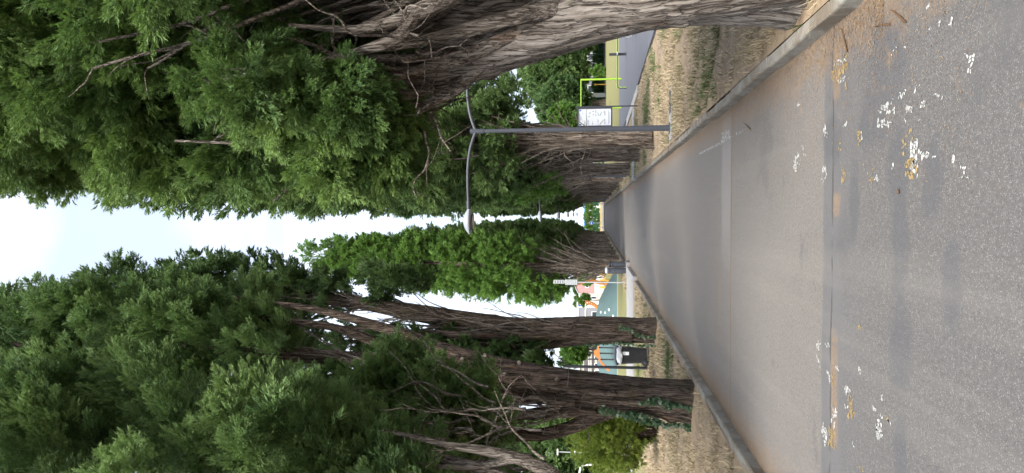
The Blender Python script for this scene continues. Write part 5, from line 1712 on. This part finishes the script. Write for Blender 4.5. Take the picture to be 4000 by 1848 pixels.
tag(MB().box((17, 98.7, ZV + 0.06), (24, 0.5, 0.16)).build('lawn_kerb', M['path']), kind='structure')
t = thing('gate_pillar', 'pale square gate pillar under the far lawn trees', 'pillar', (16.0, 97.3, ZV))
MB().box((0, 0, 0.95), (0.5, 0.5, 1.9)).build('shaft', M['white'], t)
MB().box((0, 0, 1.95), (0.62, 0.62, 0.12)).build('cap', M['white'], t)
t = thing('marker_post', 'thin orange marker post near the pale gate pillar', 'post', (17.2, 96.0, ZV))
MB().tube(np.array([(0, 0, 0), (0, 0, 1.35)]), 0.06, 10).build('pole', M['yellow_wood'], t, True)
MB().box((0, 0, 1.4), (0.22, 0.12, 0.2)).build('cap', M['yellow_wood'], t)

# end of the avenue
t = thing('end_wall', 'low yellow wall on a grey stone base closing the avenue', 'wall', (0, 120.2, ZV))
MB().box((0, 0, 0.40), (16, 0.35, 0.34)).build('wall', M['yellow_wall'], t)
for k in range(14):
    MB().box((-7.3 + 1.12 * k, -0.02, 0.10), (1.09, 0.45, 0.26)).build('stone_block', M['stone'], t)
t = thing('end_fence', 'dark green mesh fence in front of the hedge at the avenue end', 'fence', (0, 121.5, ZV))
for k in range(9):
    MB().box((-7 + 1.75 * k, 0, 0.9), (0.08, 0.08, 1.8)).build('post', M['fence_green'], t)
for z in (0.7, 0.95, 1.2, 1.45, 1.7):
    MB().box((0, 0, z), (14.2, 0.03, 0.04)).build('rail', M['fence_green'], t)
t = thing('round_road_sign', 'round blue road sign with white arrow on grey pole at the avenue end', 'road sign', (-1.47, 113, 0.135))
MB().tube(np.array([(0, 0, -0.02), (0, 0, 2.45)]), 0.05, 12).build('pole', M['steel'], t, True)
def disc(r, y0, y1, n=28):
    return [(r * math.cos(a), 1.92 + r * math.sin(a)) for a in np.arange(n) * 2 * math.pi / n]
d = MB().prism(disc(0.30, 0, 0), -0.075, -0.055, 'y').build('rim', M['white'], t)
MB().prism(disc(0.265, 0, 0), -0.081, -0.076, 'y').build('disc', M['traffic_blue'], d)
MB().prism([(-0.17, 1.92), (-0.04, 2.05), (-0.04, 1.96), (0.17, 1.96), (0.17, 1.88), (-0.04, 1.88), (-0.04, 1.79)], -0.087, -0.082, 'y').build('arrow', M['white'], d)
for (x, lb) in ((-2.25, 'white bollard at the avenue end beside the round road sign'), (1.55, 'white bollard at the avenue end under the lamp row trees')):
    t = thing('bollard', lb, 'bollard', (x, 113.2, 0.135), group='white bollards at the avenue end')
    MB().lathe([(0, 0), (0.09, 0), (0.09, 0.72), (0.07, 0.8), (0, 0.82)], sides=14).build('shaft', M['white'], t, True)
    MB().lathe([(0.092, 0.55), (0.096, 0.55), (0.096, 0.66), (0.092, 0.66)], sides=14).build('band', M['red_trim'], t)
t = thing('end_building', 'white building with blue fascia and red trim beyond the hedge', 'building', (0.0, 160, ZV))
MB().box((0, 4, 1.6), (14, 8, 3.2)).build('wall', M['white'], t)
MB().box((0.2, -0.1, 3.52), (9, 0.3, 0.75)).build('fascia', M['sky_blue'], t)
MB().box((-1.6, -0.28, 3.45), (3.4, 0.06, 0.6)).build('fascia_panel', M['blue_sign'], t)
MB().box((0.2, -0.1, 3.05), (9, 0.34, 0.16)).build('trim', M['red_trim'], t)
win(t, 1.2, 2.3, 1.0, 0.9, -0.04)
win(t, -2.4, 1.6, 1.6, 1.6, -0.04)
# far lamps on the left
t = thing('twin_lamp', 'thin grey pole lamp with white heads before the dark conifers', 'street lamp', (-20.3, 60, ZV))
MB().tube(np.array([(0, 0, 0), (0, 0, 4.6)]), 0.045, 12).build('pole', M['sign_grey'], t, True)
MB().box((0.0, 0, 4.62), (0.5, 0.25, 0.10)).build('lamp_head', M['white'], t)
MB().box((0.0, -0.1, 3.15), (0.32, 0.22, 0.16)).build('lamp_head', M['white'], t)
t = thing('hook_lamp', 'white hooked tube lamp at the picture edge above the shrub', 'street lamp', (-14.2, 40, ZV))
MB().tube(spline([(0, 0, 0), (0, 0, 1.2), (-0.02, 0, 1.9), (-0.12, 0, 2.22), (-0.4, 0, 2.32), (-0.9, 0, 2.35)], 30), 0.05, 12).build('pole', M['white'], t, True)
MB().box((-1.0, 0, 2.33), (0.4, 0.2, 0.08)).build('lamp_head', M['white'], t)
